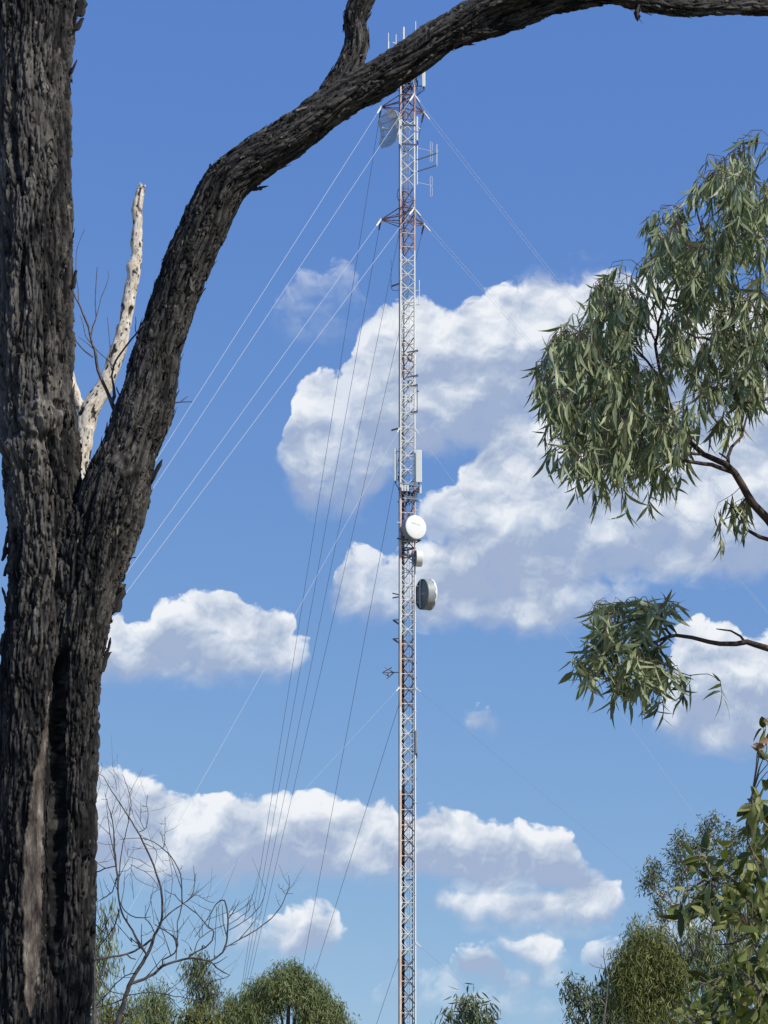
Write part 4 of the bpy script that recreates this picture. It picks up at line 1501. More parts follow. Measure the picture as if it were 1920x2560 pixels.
def near_gum():
    """grey-green gum whose drooping leaves enter from the right; its trunk stands just outside the frame"""
    Y = 13.0
    rs = np.random.RandomState(11)
    r = random.Random(5)
    root = thing('drooping_gum_tree', (W(2250, 2600, Y + .6).x, Y + .6, 0), 'near gum tree reaching in from the right edge with long grey-green hanging leaves', 'tree')
    mb_ = bark_plain('red_brown_branch', (.035, .024, .02), (.10, .065, .05), 12)
    tp, tr = tubes_px([(2330, 3420, 70, .6), (2310, 2800, 60, .6), (2280, 2200, 52, .6), (2300, 1700, 46, .6), (2260, 1200, 38, .6), (2200, 700, 26, .5), (2150, 300, 12, .4)], Y)
    obj('trunk', MB().tube([Vector(p) for p in tp], list(tr), 14), mb_, root, True)
    branches = []

    def br(l, parent, name='branch', jit=.004):
        P, R = tubes_px(l, Y, .06, jit, rs)
        branches.append(P)
        return obj(name, MB().tube([Vector(p) for p in P], list(R), 7), mb_, parent, True)
    b1 = br([(2290, 1650, 24, .6), (2100, 1480, 17, .3), (1990, 1370, 13, .1), (1920, 1295, 11, 0), (1885, 1258, 10, 0), (1855, 1215, 9.5, 0), (1835, 1180, 9, 0), (1815, 1162, 8, 0), (1760, 1135, 7, .1), (1712, 1092, 6, .15), (1690, 1050, 5, .2),
             (1660, 960, 4.5, .3), (1640, 860, 4, .3), (1660, 760, 3, .2), (1700, 660, 2, .2)], root)
    for l in ([(1838, 1184, 6, 0), (1800, 1170, 5.5, 0), (1760, 1158, 5, -.1), (1715, 1152, 4.5, -.1), (1650, 1160, 3.5, -.2), (1600, 1180, 2.5, -.3), (1570, 1195, 1.5, -.3)],
              [(1760, 1135, 4, .1), (1710, 1130, 4, 0), (1650, 1128, 3.5, 0), (1600, 1140, 3, -.1), (1540, 1120, 2.5, -.2), (1480, 1100, 2, -.3), (1430, 1080, 1.3, -.3)],
              [(1690, 1050, 3.5, .2), (1630, 1000, 3.2, .2), (1560, 950, 3, .2), (1480, 920, 2.3, .2), (1400, 900, 1.3, .2)],
              [(1660, 960, 3.5, .3), (1600, 880, 3, .3), (1540, 800, 2.5, .3), (1480, 740, 1.6, .3)],
              [(1640, 860, 3, .3), (1600, 760, 2.4, .5), (1590, 700, 1.6, .6)],
              [(1820, 1163, 5, 0), (1830, 1120, 4, .1), (1860, 1080, 3, .2), (1870, 1040, 2.4, .2)],
              [(1822, 1158, 3, 0), (1818, 1146, 3, -.02), (1800, 1135, 2, -.05)]):
        br(l, b1, 'twig')
    b2 = br([(2255, 1180, 22, .6), (2100, 1080, 16, .5), (1980, 980, 12, .4), (1900, 880, 9, .4), (1860, 780, 7, .4), (1830, 680, 5, .4), (1820, 560, 4, .4), (1840, 460, 2.5, .4)], root)
    for l in ([(1860, 780, 4, .4), (1780, 700, 3.5, .3), (1720, 620, 3, .3), (1690, 560, 2, .2)], [(1900, 880, 5, .4), (1820, 860, 4, .2), (1740, 840, 3, 0), (1690, 820, 2, -.1)],
              [(1830, 680, 3, .4), (1770, 600, 2.6, .2), (1740, 520, 2, .1), (1760, 460, 1.3, 0)], [(1820, 560, 3, .4), (1880, 450, 2, .4), (1900, 390, 1.2, .3)], [(1980, 980, 6, .4), (1900, 1000, 4, .2), (1850, 1010, 3, .2)]):
        br(l, b2, 'twig')
    b3 = br([(2300, 1760, 20, .5), (2120, 1700, 13, .3), (1990, 1650, 9.5, .1), (1920, 1622, 8, 0), (1890, 1611, 7.5, 0), (1865, 1604, 7, 0), (1840, 1611, 6.5, 0), (1800, 1610, 6, 0), (1770, 1606, 5.5, 0), (1730, 1594, 5, 0), (1690, 1588, 4.5, 0),
             (1665, 1596, 4.5, 0), (1640, 1606, 4, 0), (1600, 1612, 3, 0), (1560, 1615, 2.2, .1), (1500, 1625, 1.4, .1)], root)
    for l in ([(1865, 1604, 4, 0), (1852, 1588, 3, 0), (1828, 1576, 2.4, 0), (1808, 1576, 2, 0), (1793, 1570, 1.2, 0)], [(1680, 1588, 3.5, 0), (1665, 1572, 3, 0), (1630, 1565, 2.6, 0), (1600, 1540, 2, .1), (1560, 1520, 1.4, .1), (1520, 1505, 1, .1)],
              [(1630, 1565, 2, 0), (1640, 1530, 1.6, -.1), (1660, 1510, 1, -.1)], [(1665, 1596, 3, 0), (1640, 1625, 2.6, -.1), (1620, 1680, 2, -.1), (1610, 1730, 1.4, -.2)], [(1640, 1606, 2.4, 0), (1670, 1660, 2, .1), (1700, 1680, 1.6, .1), (1725, 1690, 1, .1)],
              [(1600, 1612, 2.4, 0), (1540, 1640, 2, 0), (1500, 1690, 1.4, -.1)], [(1560, 1615, 2, .1), (1500, 1570, 1.5, .1)]):
        br(l, b3, 'twig')
    b4 = br([(2200, 1560, 12, .4), (2000, 1400, 7, .1), (1930, 1352, 5.5, 0), (1900, 1342, 5, 0), (1872, 1325, 4, 0), (1856, 1290, 3, 0), (1870, 1250, 2.2, 0), (1874, 1235, 2, 0)], root)
    br([(1868, 1320, 2, 0), (1846, 1300, 1.8, -.05), (1836, 1270, 1.4, -.1), (1815, 1250, 1.2, -.1)], b4, 'twig')
    allb = np.vstack(branches)
    polyA = [(1935, 325), (1880, 350), (1790, 395), (1745, 430), (1722, 480), (1668, 520), (1645, 560), (1650, 630), (1560, 655), (1500, 690), (1470, 720), (1435, 780), (1390, 810), (1350, 870), (1350, 950), (1375, 1020), (1400, 1110),
             (1440, 1160), (1500, 1170), (1560, 1130), (1600, 1160), (1640, 1190), (1700, 1150), (1735, 1080), (1790, 1010), (1850, 985), (1935, 960)]
    polyB = [(1485, 1500), (1560, 1485), (1680, 1500), (1690, 1530), (1620, 1555), (1640, 1590), (1660, 1620), (1700, 1660), (1690, 1700), (1650, 1720), (1600, 1740), (1550, 1720), (1480, 1690), (1440, 1640), (1450, 1610), (1490, 1570)]
    clumps = []

    def fill(poly, n, dmin, dmax, dens=None):
        xs = [p[0] for p in poly]
        ys = [p[1] for p in poly]
        k = 0
        while k < n:
            x, y = r.uniform(min(xs), max(xs)), r.uniform(min(ys), max(ys))
            if in_poly(x, y, poly) and (dens is None or r.random() < dens(x, y)):
                clumps.append((x, y, r.uniform(dmin, dmax)))
                k += 1

    def dens(x, y):
        v = vnoise(np.array([[x / 58.0, y / 80.0, 3.3]]), 4)[0]
        d = .14 + 1.0 * sstep(.35, .56, np.array([v]))[0]
        if x > 1780 and y > 850:
            d *= .35
        return d
    fill(polyA, 950, -.9, 1.0, dens)
    fill([(1930, 880), (1800, 900), (1760, 1000), (1800, 1060), (1930, 1010)], 26, .2, .9)
    # crown continues outside the frame on the right, where it shades the lower spray
    fill([(1945, 340), (2350, 300), (2450, 700), (2350, 1100), (1935, 1000)], 260, -1.2, 1.2)
    fill([(1990, 1150), (2300, 1100), (2300, 1420), (2020, 1330)], 90, -1.0, .6)
    nA = len(clumps)
    # unseen leaf clumps added up-sun of the low spray to shade it
    upsun = []
    for _ in range(150):
        x, y = r.uniform(1520, 1720), r.uniform(1470, 1740)
        upsun.append(np.array(W(x, y, Y)) + np.array(sun_dir) * r.uniform(1.9, 2.7) + rs.normal(size=3) * .06)
    fill(polyB, 120, -.35, .35)
    clumps += [(1830, 1235, -.1), (1822, 1242, 0), (1850, 1262, -.1), (1838, 1256, .1), (1872, 1230, 0), (1866, 1245, .05), (1800, 1290, 0.0), (1480, 1205, -.2), (1560, 1210, -.3), (1620, 1225, -.2), (1690, 1180, 0), (1705, 1185, 0),
               (1340, 905, 0), (1350, 930, .1), (1380, 1110, 0), (1395, 1130, 0), (1648, 530, 0), (1620, 545, .1), (1560, 650, 0), (1860, 345, .1), (1905, 325, .1), (1770, 385, 0), (1700, 1690, 0), (1725, 1705, 0), (1800, 1700, 0)]
    B, D, L, Wd, T = [], [], [], [], []
    tw = MB(True)
    # every spray hangs from the nearest wood: a branch or an earlier spray
    CP = np.array([np.array(W(x, y, Y + dy)) for (x, y, dy) in clumps] + upsun)
    clumps += [(0, 0, 0)] * len(upsun)
    dist = np.full(len(CP), 1e9)
    src = np.zeros((len(CP), 3))
    for q in allb[::2]:
        d = np.linalg.norm(CP - q, axis=1)
        m = d < dist
        dist[m] = d[m]
        src[m] = q
    done = np.zeros(len(CP), bool)
    for _ in range(len(CP)):
        k_ = np.where(done, 1e9, dist).argmin()
        done[k_] = True
        c, q = CP[k_], src[k_]
        if dist[k_] < 2.0:
            m = (q * .4 + c * .6) + np.array([0, 0, .13 * dist[k_]]) + rs.normal(size=3) * .08 * dist[k_]
            sp, _n = smooth_path([q, m, c], [1, 1, 1], .05)
            tw.tube([Vector(p) for p in sp], list(np.linspace(.0016 + .004 * min(1, dist[k_] / .6), .0016, len(sp))), 4)
        d = np.linalg.norm(CP - c, axis=1) * 1.12
        m = d < dist
        dist[m] = d[m]
        src[m] = c
    for ci, (x, y, dy) in enumerate(clumps):
        c = CP[ci]
        ln = r.uniform(.10, .22)
        hd = np.array([r.uniform(-.9, .6), r.uniform(-.7, .7), r.uniform(-.9, .25)])
        hd /= np.linalg.norm(hd)
        e = c + hd * ln * .6 + np.array([0, 0, -ln * .35])
        tw.tube([Vector(c), Vector((c + hd * ln * .4)), Vector(e)], [.0022, .0018, .001], 4)
        n = r.randint(6, 12)
        tb = r.random()
        for i in range(n):
            t = (i + .5) / n
            p = c * (1 - t) + e * t
            wide = 1.0 if (len(B) and y > 1470 and y < 1800) else 0.0
            dd = np.array([0, 0, -1.0 + .45 * wide]) + rs.normal(size=3) * (.26 + .35 * wide if r.random() < .8 else .8) + hd * .25
            B.append(p)
            D.append(dd)
            L.append(r.uniform(.07, .165))
            Wd.append(L[-1] * r.uniform(.11, .19 + .05 * wide))
            T.append(min(1, max(0, .5 * tb + .5 * r.random())))
    M = leaf_mat('gum_leaf', (.085, .11, .05), (.23, .27, .14), (.46, .48, .28), .12, .5)
    leaves('crown', np.array(B), np.array(D), np.array(L), np.array(Wd), M, root, LEAF_SICKLE, rs, .38, .42, .10, np.array(T), None, tw, bark_plain('reddish_twig', (.08, .045, .035), (.16, .10, .07), 30))


near_gum()


def crown_tree(name, label, lobes, Y, seed, trunk, limbs=(), leaf=(.13, .022), per=16, cr=.35, hang=.8, lm=None, bark=None, prof=LEAF_FAR, group=None, depth=1.0, hollow=.55, twr=.010, cull=(1.0, -1)):
    rs = np.random.RandomState(seed)
    r = random.Random(seed)
    t0 = trunk[0]
    base = W(t0[0], t0[1], Y)
    # trunk reaches the ground
    g = Vector((base.x, Y, 0))
    root = thing(name, g, label, 'tree' if 'shrub' not in name else 'shrub', group)
    P, R = tubes_px(trunk, Y, .3)
    pts = [Vector((g.x, g.y, -.1))] + [Vector(p) for p in P]
    obj('trunk', MB().tube(pts, [R[0] * 1.15] + list(R), 9), bark, root, True)
    allb = [P]
    for l in limbs:
        Pb, Rb = tubes_px(l, Y, .2, .01, rs)
        allb.append(Pb)
        obj('limb', MB().tube([Vector(p) for p in Pb], list(Rb), 7), bark, root, True)
    mpp = MPP(Y)
    tw = MB(True)
    C, TB = [], []
    main = np.vstack(allb)
    for (x, y, rx, ry, n) in lobes:
        cx = W(x, y, Y)
        dz = r.uniform(-.5, .5) * rx * mpp * depth
        # a small limb into the lobe
        cpt = np.array([cx.x, Y + dz, cx.z])
        d = np.linalg.norm(main - cpt + np.array([0, 0, .3]), axis=1)
        q = main[d.argmin()]
        mid = (q * .5 + cpt * .5) + np.array([0, 0, .1 * ry * mpp])
        sp, _ = smooth_path([q, mid, cpt], [1, 1, 1], .25)
        tw.tube([Vector(p) for p in sp], list(np.linspace(twr * 3, twr * 1.2, len(sp))), 5)
        for i in range(n):
            v = rs.normal(size=3)
            v /= np.linalg.norm(v)
            k = r.uniform(hollow, 1.0)
            k *= .82 + .36 * vnoise((v * 2.3 + x)[None], seed)[0]
            p = cpt + v * k * np.array([rx * mpp, rx * mpp * depth, ry * mpp])
            C.append(p)
            TB.append(r.random())
            if i % 3 == 0:
                s0 = cpt + (p - cpt) * .15
                m = (s0 + p) / 2 + np.array([0, 0, .12])
                tw.tube([Vector(s0), Vector(m), Vector(p)], [twr, twr * .7, twr * .4], 4)
    C = np.array(C)
    TB = np.array(TB)
    keep = vnoise((C * cull[0] + seed), seed + 3) + .35 * (vnoise(C * cull[0] * 2.3, seed + 5) - .5) > cull[1]
    C, TB = C[keep], TB[keep]
    n = len(C)
    cnt = rs.randint(int(per * .6), int(per * 1.4) + 1, n)
    idx = np.repeat(np.arange(n), cnt)
    off = np.clip(rs.normal(size=(len(idx), 3)), -1.7, 1.7) * cr * np.array([.36, .36, .36 + .45 * hang])
    B = C[idx] + off + np.array([0, 0, .15 * cr])
    D = rs.normal(size=(len(idx), 3)) * (1 - hang) + np.array([0, 0, -1.0]) * hang + off * .2
    Ls = leaf[0] * rs.uniform(.7, 1.25, len(idx))
    Ws = leaf[1] * rs.uniform(.75, 1.25, len(idx))
    tn = np.clip(.55 * TB[idx] + .45 * rs.rand(len(idx)), 0, 1)
    leaves('crown', B, D, Ls, Ws, lm, root, prof, rs, .2, .25, 0, tn, None, tw, bark)
    return root


ML_GREEN = leaf_mat('green_gum_leaf', (.07, .09, .035), (.18, .215, .085), (.32, .35, .16), .2, .6)
ML_YEL = leaf_mat('yellow_green_leaf', (.07, .08, .02), (.17, .18, .05), (.30, .29, .10), .2, .6)
ML_GREY = leaf_mat('grey_green_leaf', (.06, .075, .04), (.14, .165, .085), (.25, .27, .15), .18, .6)
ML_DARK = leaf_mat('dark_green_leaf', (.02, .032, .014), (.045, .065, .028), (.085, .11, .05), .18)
ML_OLIVE = leaf_mat('olive_gum_leaf', (.065, .08, .024), (.18, .195, .06), (.33, .33, .13), .2, .6)
MB_DARK = bark_plain('dark_grey_bark', (.03, .027, .025), (.09, .08, .07))
MB_PALE = bark_plain('smooth_white_bark', (.62, .59, .54), (.42, .37, .32), 3)
MB_GREY = bark_plain('grey_bark', (.10, .09, .08), (.22, .20, .18))

# round leafy gum low in the middle
crown_tree('round_gum_tree', 'round dense green gum low between the bare branches and the mast', [
    (692, 2472, 40, 26, 26), (727, 2462, 36, 24, 26), (760, 2474, 36, 26, 26), (660, 2488, 36, 26, 24), (632, 2506, 36, 26, 24), (592, 2528, 34, 24, 20), (570, 2552, 30, 24, 18), (612, 2552, 40, 28, 20), (652, 2527, 34, 26, 18), (788, 2502, 36, 30, 26), (814, 2528, 34, 28, 22),
    (834, 2557, 34, 26, 20), (860, 2574, 26, 18, 12), (712, 2506, 34, 22, 12), (762, 2518, 40, 30, 22), (552, 2578, 30, 22, 14), (784, 2557, 44, 36, 22), (657, 2570, 34, 24, 12), (738, 2440, 24, 16, 12), (704, 2446, 22, 14, 10), (602, 2607, 70, 36, 22), (812, 2612, 80, 36, 26)],
    62, 21, [(722, 2660, 7), (722, 2600, 6), (720, 2560, 5), (722, 2510, 4), (724, 2460, 2)],
    [[(722, 2620, 4), (735, 2560, 3.4), (742, 2510, 3), (750, 2460, 2)], [(722, 2630, 4), (705, 2550, 3), (695, 2510, 2.4), (690, 2470, 1.5)], [(722, 2640, 4), (760, 2570, 3), (800, 2520, 2), (815, 2500, 1.2)],
     [(722, 2650, 4), (660, 2580, 3), (620, 2530, 2), (600, 2500, 1.2)], [(640, 2560, 2.4), (645, 2520, 2), (640, 2480, 1.4)]],
    (.135, .021), 80, .30, .66, ML_GREEN, MB_DARK, cull=(.85, .33), group='trees beyond the mast')
crown_tree('slender_gum_tree', 'thin young gum with a few small leaf tufts above the yellow shrub', [
    (488, 2420, 24, 24, 12), (500, 2425, 18, 16, 8), (478, 2440, 18, 14, 6), (512, 2480, 24, 26, 12), (500, 2500, 22, 18, 7), (522, 2500, 18, 24, 8), (490, 2530, 14, 12, 4)],
    50, 22, [(498, 2680, 3), (496, 2560, 2.4), (494, 2480, 1.8), (492, 2420, 1)], [[(496, 2560, 1.8), (508, 2520, 1.4), (514, 2490, 1)], [(494, 2480, 1.2), (480, 2450, .9)]],
    (.14, .026), 26, .26, .75, ML_GREY, MB_DARK, group='trees beyond the mast', twr=.006)
crown_tree('bushy_gum_tree', 'small bushy green tree behind the lowest bare twigs', [
    (385, 2505, 34, 28, 24), (370, 2535, 40, 32, 26), (410, 2550, 36, 34, 22), (350, 2570, 30, 24, 14), (430, 2590, 36, 30, 14), (380, 2600, 60, 34, 20)],
    50, 23, [(388, 2680, 3.5), (388, 2600, 3), (386, 2540, 2), (385, 2510, 1)], [], (.12, .02), 34, .27, .7, ML_GREEN, MB_DARK, group='trees beyond the mast')
crown_tree('yellow_green_shrub', 'yellow-green shrub top at the lower edge beside the slender gum', [
    (500, 2565, 36, 26, 16), (470, 2580, 34, 28, 14), (530, 2585, 26, 26, 10), (480, 2556, 14, 14, 5)], 42, 24, [(495, 2700, 3), (495, 2640, 2), (495, 2570, 1)], [], (.14, .028), 30, .28, .6, ML_YEL, MB_DARK)
crown_tree('leafy_gum_tree', 'pale green hanging foliage just right of the dark trunk', [
    (262, 2310, 34, 26, 16), (285, 2330, 32, 24, 14), (250, 2350, 36, 34, 16), (275, 2380, 24, 26, 9), (240, 2410, 24, 30, 9), (262, 2440, 14, 20, 4), (235, 2470, 18, 26, 6), (215, 2330, 40, 50, 16), (200, 2420, 40, 50, 16)],
    38, 25, [(242, 2760, 7), (241, 2600, 5.5), (240, 2500, 5), (238, 2400, 3.6), (236, 2330, 2.4)], [[(240, 2480, 2.5), (262, 2400, 1.8), (275, 2350, 1.2)]], (.14, .020), 22, .27, .82, ML_GREEN, MB_GREY, hollow=.3, cull=(1.4, .40))
crown_tree('low_gum_tree', 'low green foliage at the bottom beside the foot of the dark trunk', [
    (275, 2540, 36, 24, 18), (240, 2560, 40, 26, 18), (310, 2560, 34, 26, 16), (290, 2590, 60, 30, 22), (255, 2515, 20, 14, 6), (330, 2535, 18, 14, 6)], 44, 26, [(280, 2700, 3), (280, 2640, 2.5), (280, 2560, 1)], [], (.12, .02), 26, .28, .7, ML_YEL, MB_DARK, hollow=.3)
# small leafy top between mast and right-hand trees
crown_tree('small_gum_top', 'sparse leafy gum top poking up right of the mast foot', [
    (1172, 2518, 30, 16, 7), (1150, 2535, 30, 16, 7), (1196, 2536, 26, 20, 8), (1210, 2560, 26, 22, 8), (1165, 2560, 44, 20, 9), (1130, 2562, 22, 14, 4), (1185, 2595, 60, 34, 14), (1108, 2572, 16, 12, 3)],
    26, 27, [(1172, 2840, 4), (1172, 2640, 3), (1172, 2580, 2), (1174, 2525, 1)], [[(1172, 2600, 1.6), (1195, 2560, 1.2), (1205, 2540, .8)], [(1172, 2590, 1.6), (1150, 2555, 1.2), (1140, 2535, .8)]], (.12, .021), 13, .17, .62, ML_GREY, MB_DARK, LEAF_SICKLE, twr=.004)
# right-hand group
crown_tree('sparse_gum_tree', 'sparse open gum with a dark forked stem left of the right-hand thicket', [
    (1430, 2470, 20, 20, 7), (1420, 2490, 16, 14, 4), (1440, 2500, 18, 14, 4), (1462, 2490, 26, 16, 8), (1475, 2500, 24, 22, 8), (1450, 2530, 20, 16, 4), (1485, 2530, 22, 18, 6), (1425, 2545, 12, 14, 3), (1465, 2570, 30, 16, 6), (1440, 2552, 18, 10, 3)],
    36, 28, [(1500, 2720, 5), (1482, 2590, 3.6), (1462, 2550, 3), (1447, 2520, 2.2), (1438, 2490, 1.6), (1430, 2465, 1)], [[(1482, 2590, 2), (1478, 2545, 1.5), (1482, 2510, 1)], [(1462, 2550, 1.6), (1452, 2510, 1)]], (.12, .022), 14, .19, .6, ML_GREY, MB_DARK, LEAF_SICKLE, twr=.005)
crown_tree('dark_gum_tree', 'narrow dark clump at the left edge of the weeping tree', [
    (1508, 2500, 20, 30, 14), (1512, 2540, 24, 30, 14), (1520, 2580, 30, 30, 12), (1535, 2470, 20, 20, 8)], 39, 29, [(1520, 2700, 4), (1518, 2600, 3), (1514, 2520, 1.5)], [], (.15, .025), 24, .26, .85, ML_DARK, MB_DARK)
crown_tree('weeping_gum_tree', 'dense weeping yellow-green tree in front of the white-limbed gum', [
    (1655, 2345, 44, 26, 30), (1612, 2368, 36, 26, 24), (1700, 2365, 44, 32, 30), (1585, 2412, 36, 28, 24), (1640, 2400, 50, 34, 32), (1562, 2450, 32, 30, 20), (1715, 2420, 44, 44, 30), (1620, 2460, 60, 44, 38), (1572, 2500, 44, 36, 24),
    (1680, 2480, 60, 50, 40), (1750, 2470, 40, 50, 26), (1600, 2550, 60, 46, 34), (1680, 2565, 62, 50, 34), (1650, 2620, 100, 50, 40), (1750, 2560, 50, 56, 28), (1735, 2385, 30, 26, 16)],
    34, 30, [(1640, 2740, 9), (1640, 2600, 7), (1640, 2480, 5), (1645, 2380, 2.5)], [[(1640, 2600, 4), (1590, 2520, 3), (1570, 2440, 2)], [(1640, 2560, 4), (1690, 2470, 3), (1700, 2400, 2)], [(1600, 2560, 3), (1665, 2500, 2.5), (1685, 2430, 2)]],
    (.10, .0135), 92, .25, .66, ML_OLIVE, MB_DARK, depth=.8, hollow=.7, cull=(1.5, .33))
crown_tree('feathery_gum_tree', 'mid-green feathery gum crown behind the weeping tree, at right', [
    (1780, 2310, 60, 40, 26), (1840, 2320, 60, 40, 26), (1750, 2350, 44, 40, 20), (1810, 2380, 70, 50, 30), (1880, 2380, 60, 60, 26), (1770, 2440, 50, 50, 22), (1840, 2470, 70, 60, 30), (1900, 2480, 50, 60, 20), (1790, 2540, 70, 60, 26), (1880, 2570, 70, 60, 26)],
    42, 31, [(1830, 2720, 9), (1830, 2600, 7), (1825, 2450, 5), (1820, 2330, 2)], [[(1830, 2500, 4), (1780, 2400, 3), (1770, 2330, 2)]], (.13, .017), 58, .30, .72, ML_GREEN, MB_GREY, depth=.8, hollow=.7, cull=(1.2, .38))
crown_tree('white_limbed_gum_tree', 'tall open gum with white limbs and small dark leaf tufts behind the right-hand trees', [
    (1625, 2190, 24, 26, 11), (1640, 2165, 20, 18, 7), (1620, 2215, 22, 22, 8), (1700, 2115, 30, 26, 13), (1690, 2150, 30, 30, 12), (1735, 2120, 26, 30, 10), (1775, 2075, 24, 22, 10), (1765, 2100, 24, 24, 9), (1785, 2060, 14, 12, 5), (1830, 2090, 24, 24, 9), (1810, 2120, 30, 30, 10),
    (1660, 2235, 22, 20, 6), (1655, 2285, 18, 18, 6), (1665, 2300, 12, 14, 4), (1720, 2185, 36, 34, 14), (1760, 2160, 36, 34, 14), (1820, 2165, 40, 36, 16), (1645, 2260, 14, 12, 4), (1700, 2215, 24, 20, 6), (1870, 2130, 40, 40, 12), (1860, 2190, 40, 40, 12), (1780, 2210, 36, 30, 9), (1750, 2250, 40, 24, 9), (1820, 2250, 44, 30, 12), (1890, 2260, 44, 40, 12)],
    50, 32, [(1800, 2740, 13.5), (1798, 2600, 12.2), (1785, 2480, 10.8), (1770, 2400, 8.8), (1757, 2366, 7.4), (1733, 2330, 6.8), (1710, 2295, 5.9), (1690, 2270, 5.4), (1660, 2246, 4.1), (1636, 2225, 3.0), (1630, 2205, 1.9)],
    [[(1722, 2312, 3.5), (1700, 2304, 2.7), (1690, 2290, 1.9)], [(1690, 2270, 3.0), (1672, 2240, 2.4), (1668, 2205, 1.9), (1640, 2180, 1.4)], [(1733, 2330, 4.1), (1726, 2260, 3.0), (1718, 2190, 2.7), (1712, 2140, 2.2), (1700, 2110, 1.4)],
     [(1757, 2366, 4.9), (1770, 2280, 3.8), (1765, 2200, 3.0), (1770, 2130, 2.2), (1776, 2080, 1.4)], [(1770, 2400, 4.9), (1810, 2280, 3.5), (1822, 2190, 2.4), (1830, 2110, 1.4)], [(1785, 2480, 5.4), (1850, 2340, 4.1), (1870, 2220, 2.7), (1872, 2150, 1.4)],
     [(1636, 2225, 1.9), (1618, 2210, 1.4)]],
    (.12, .026), 22, .20, .42, ML_GREY, MB_PALE, hollow=.35, twr=.011, cull=(1.3, .22))


# dead spindly sapling in front of the weeping tree
def spindly():
    Y = 33
    root = thing('dead_sapling', (W(1515, 2600, Y).x, Y, 0), 'thin leafless grey sapling standing above the weeping tree edge', 'tree')
    for nm, l in (('trunk', [(1512, 2700, 1.8), (1512, 2560, 1.6), (1516, 2500, 1.5), (1522, 2440, 1.3), (1515, 2420, 1.1), (1510, 2395, 1), (1512, 2370, .8)]), ('branch', [(1515, 2424, 1), (1500, 2419, .9), (1484, 2416, .8), (1473, 2408, .6)]),
                  ('branch', [(1512, 2400, .7), (1504, 2388, .6)]), ('branch', [(1511, 2396, .7), (1519, 2390, .5), (1522, 2384, .5)])):
        P, R = tubes_px(l, Y, .1, .006, np.random.RandomState(3))
        obj(nm, MB().tube([Vector(p) for p in P], list(R), 5), MB_GREY, root)


spindly()


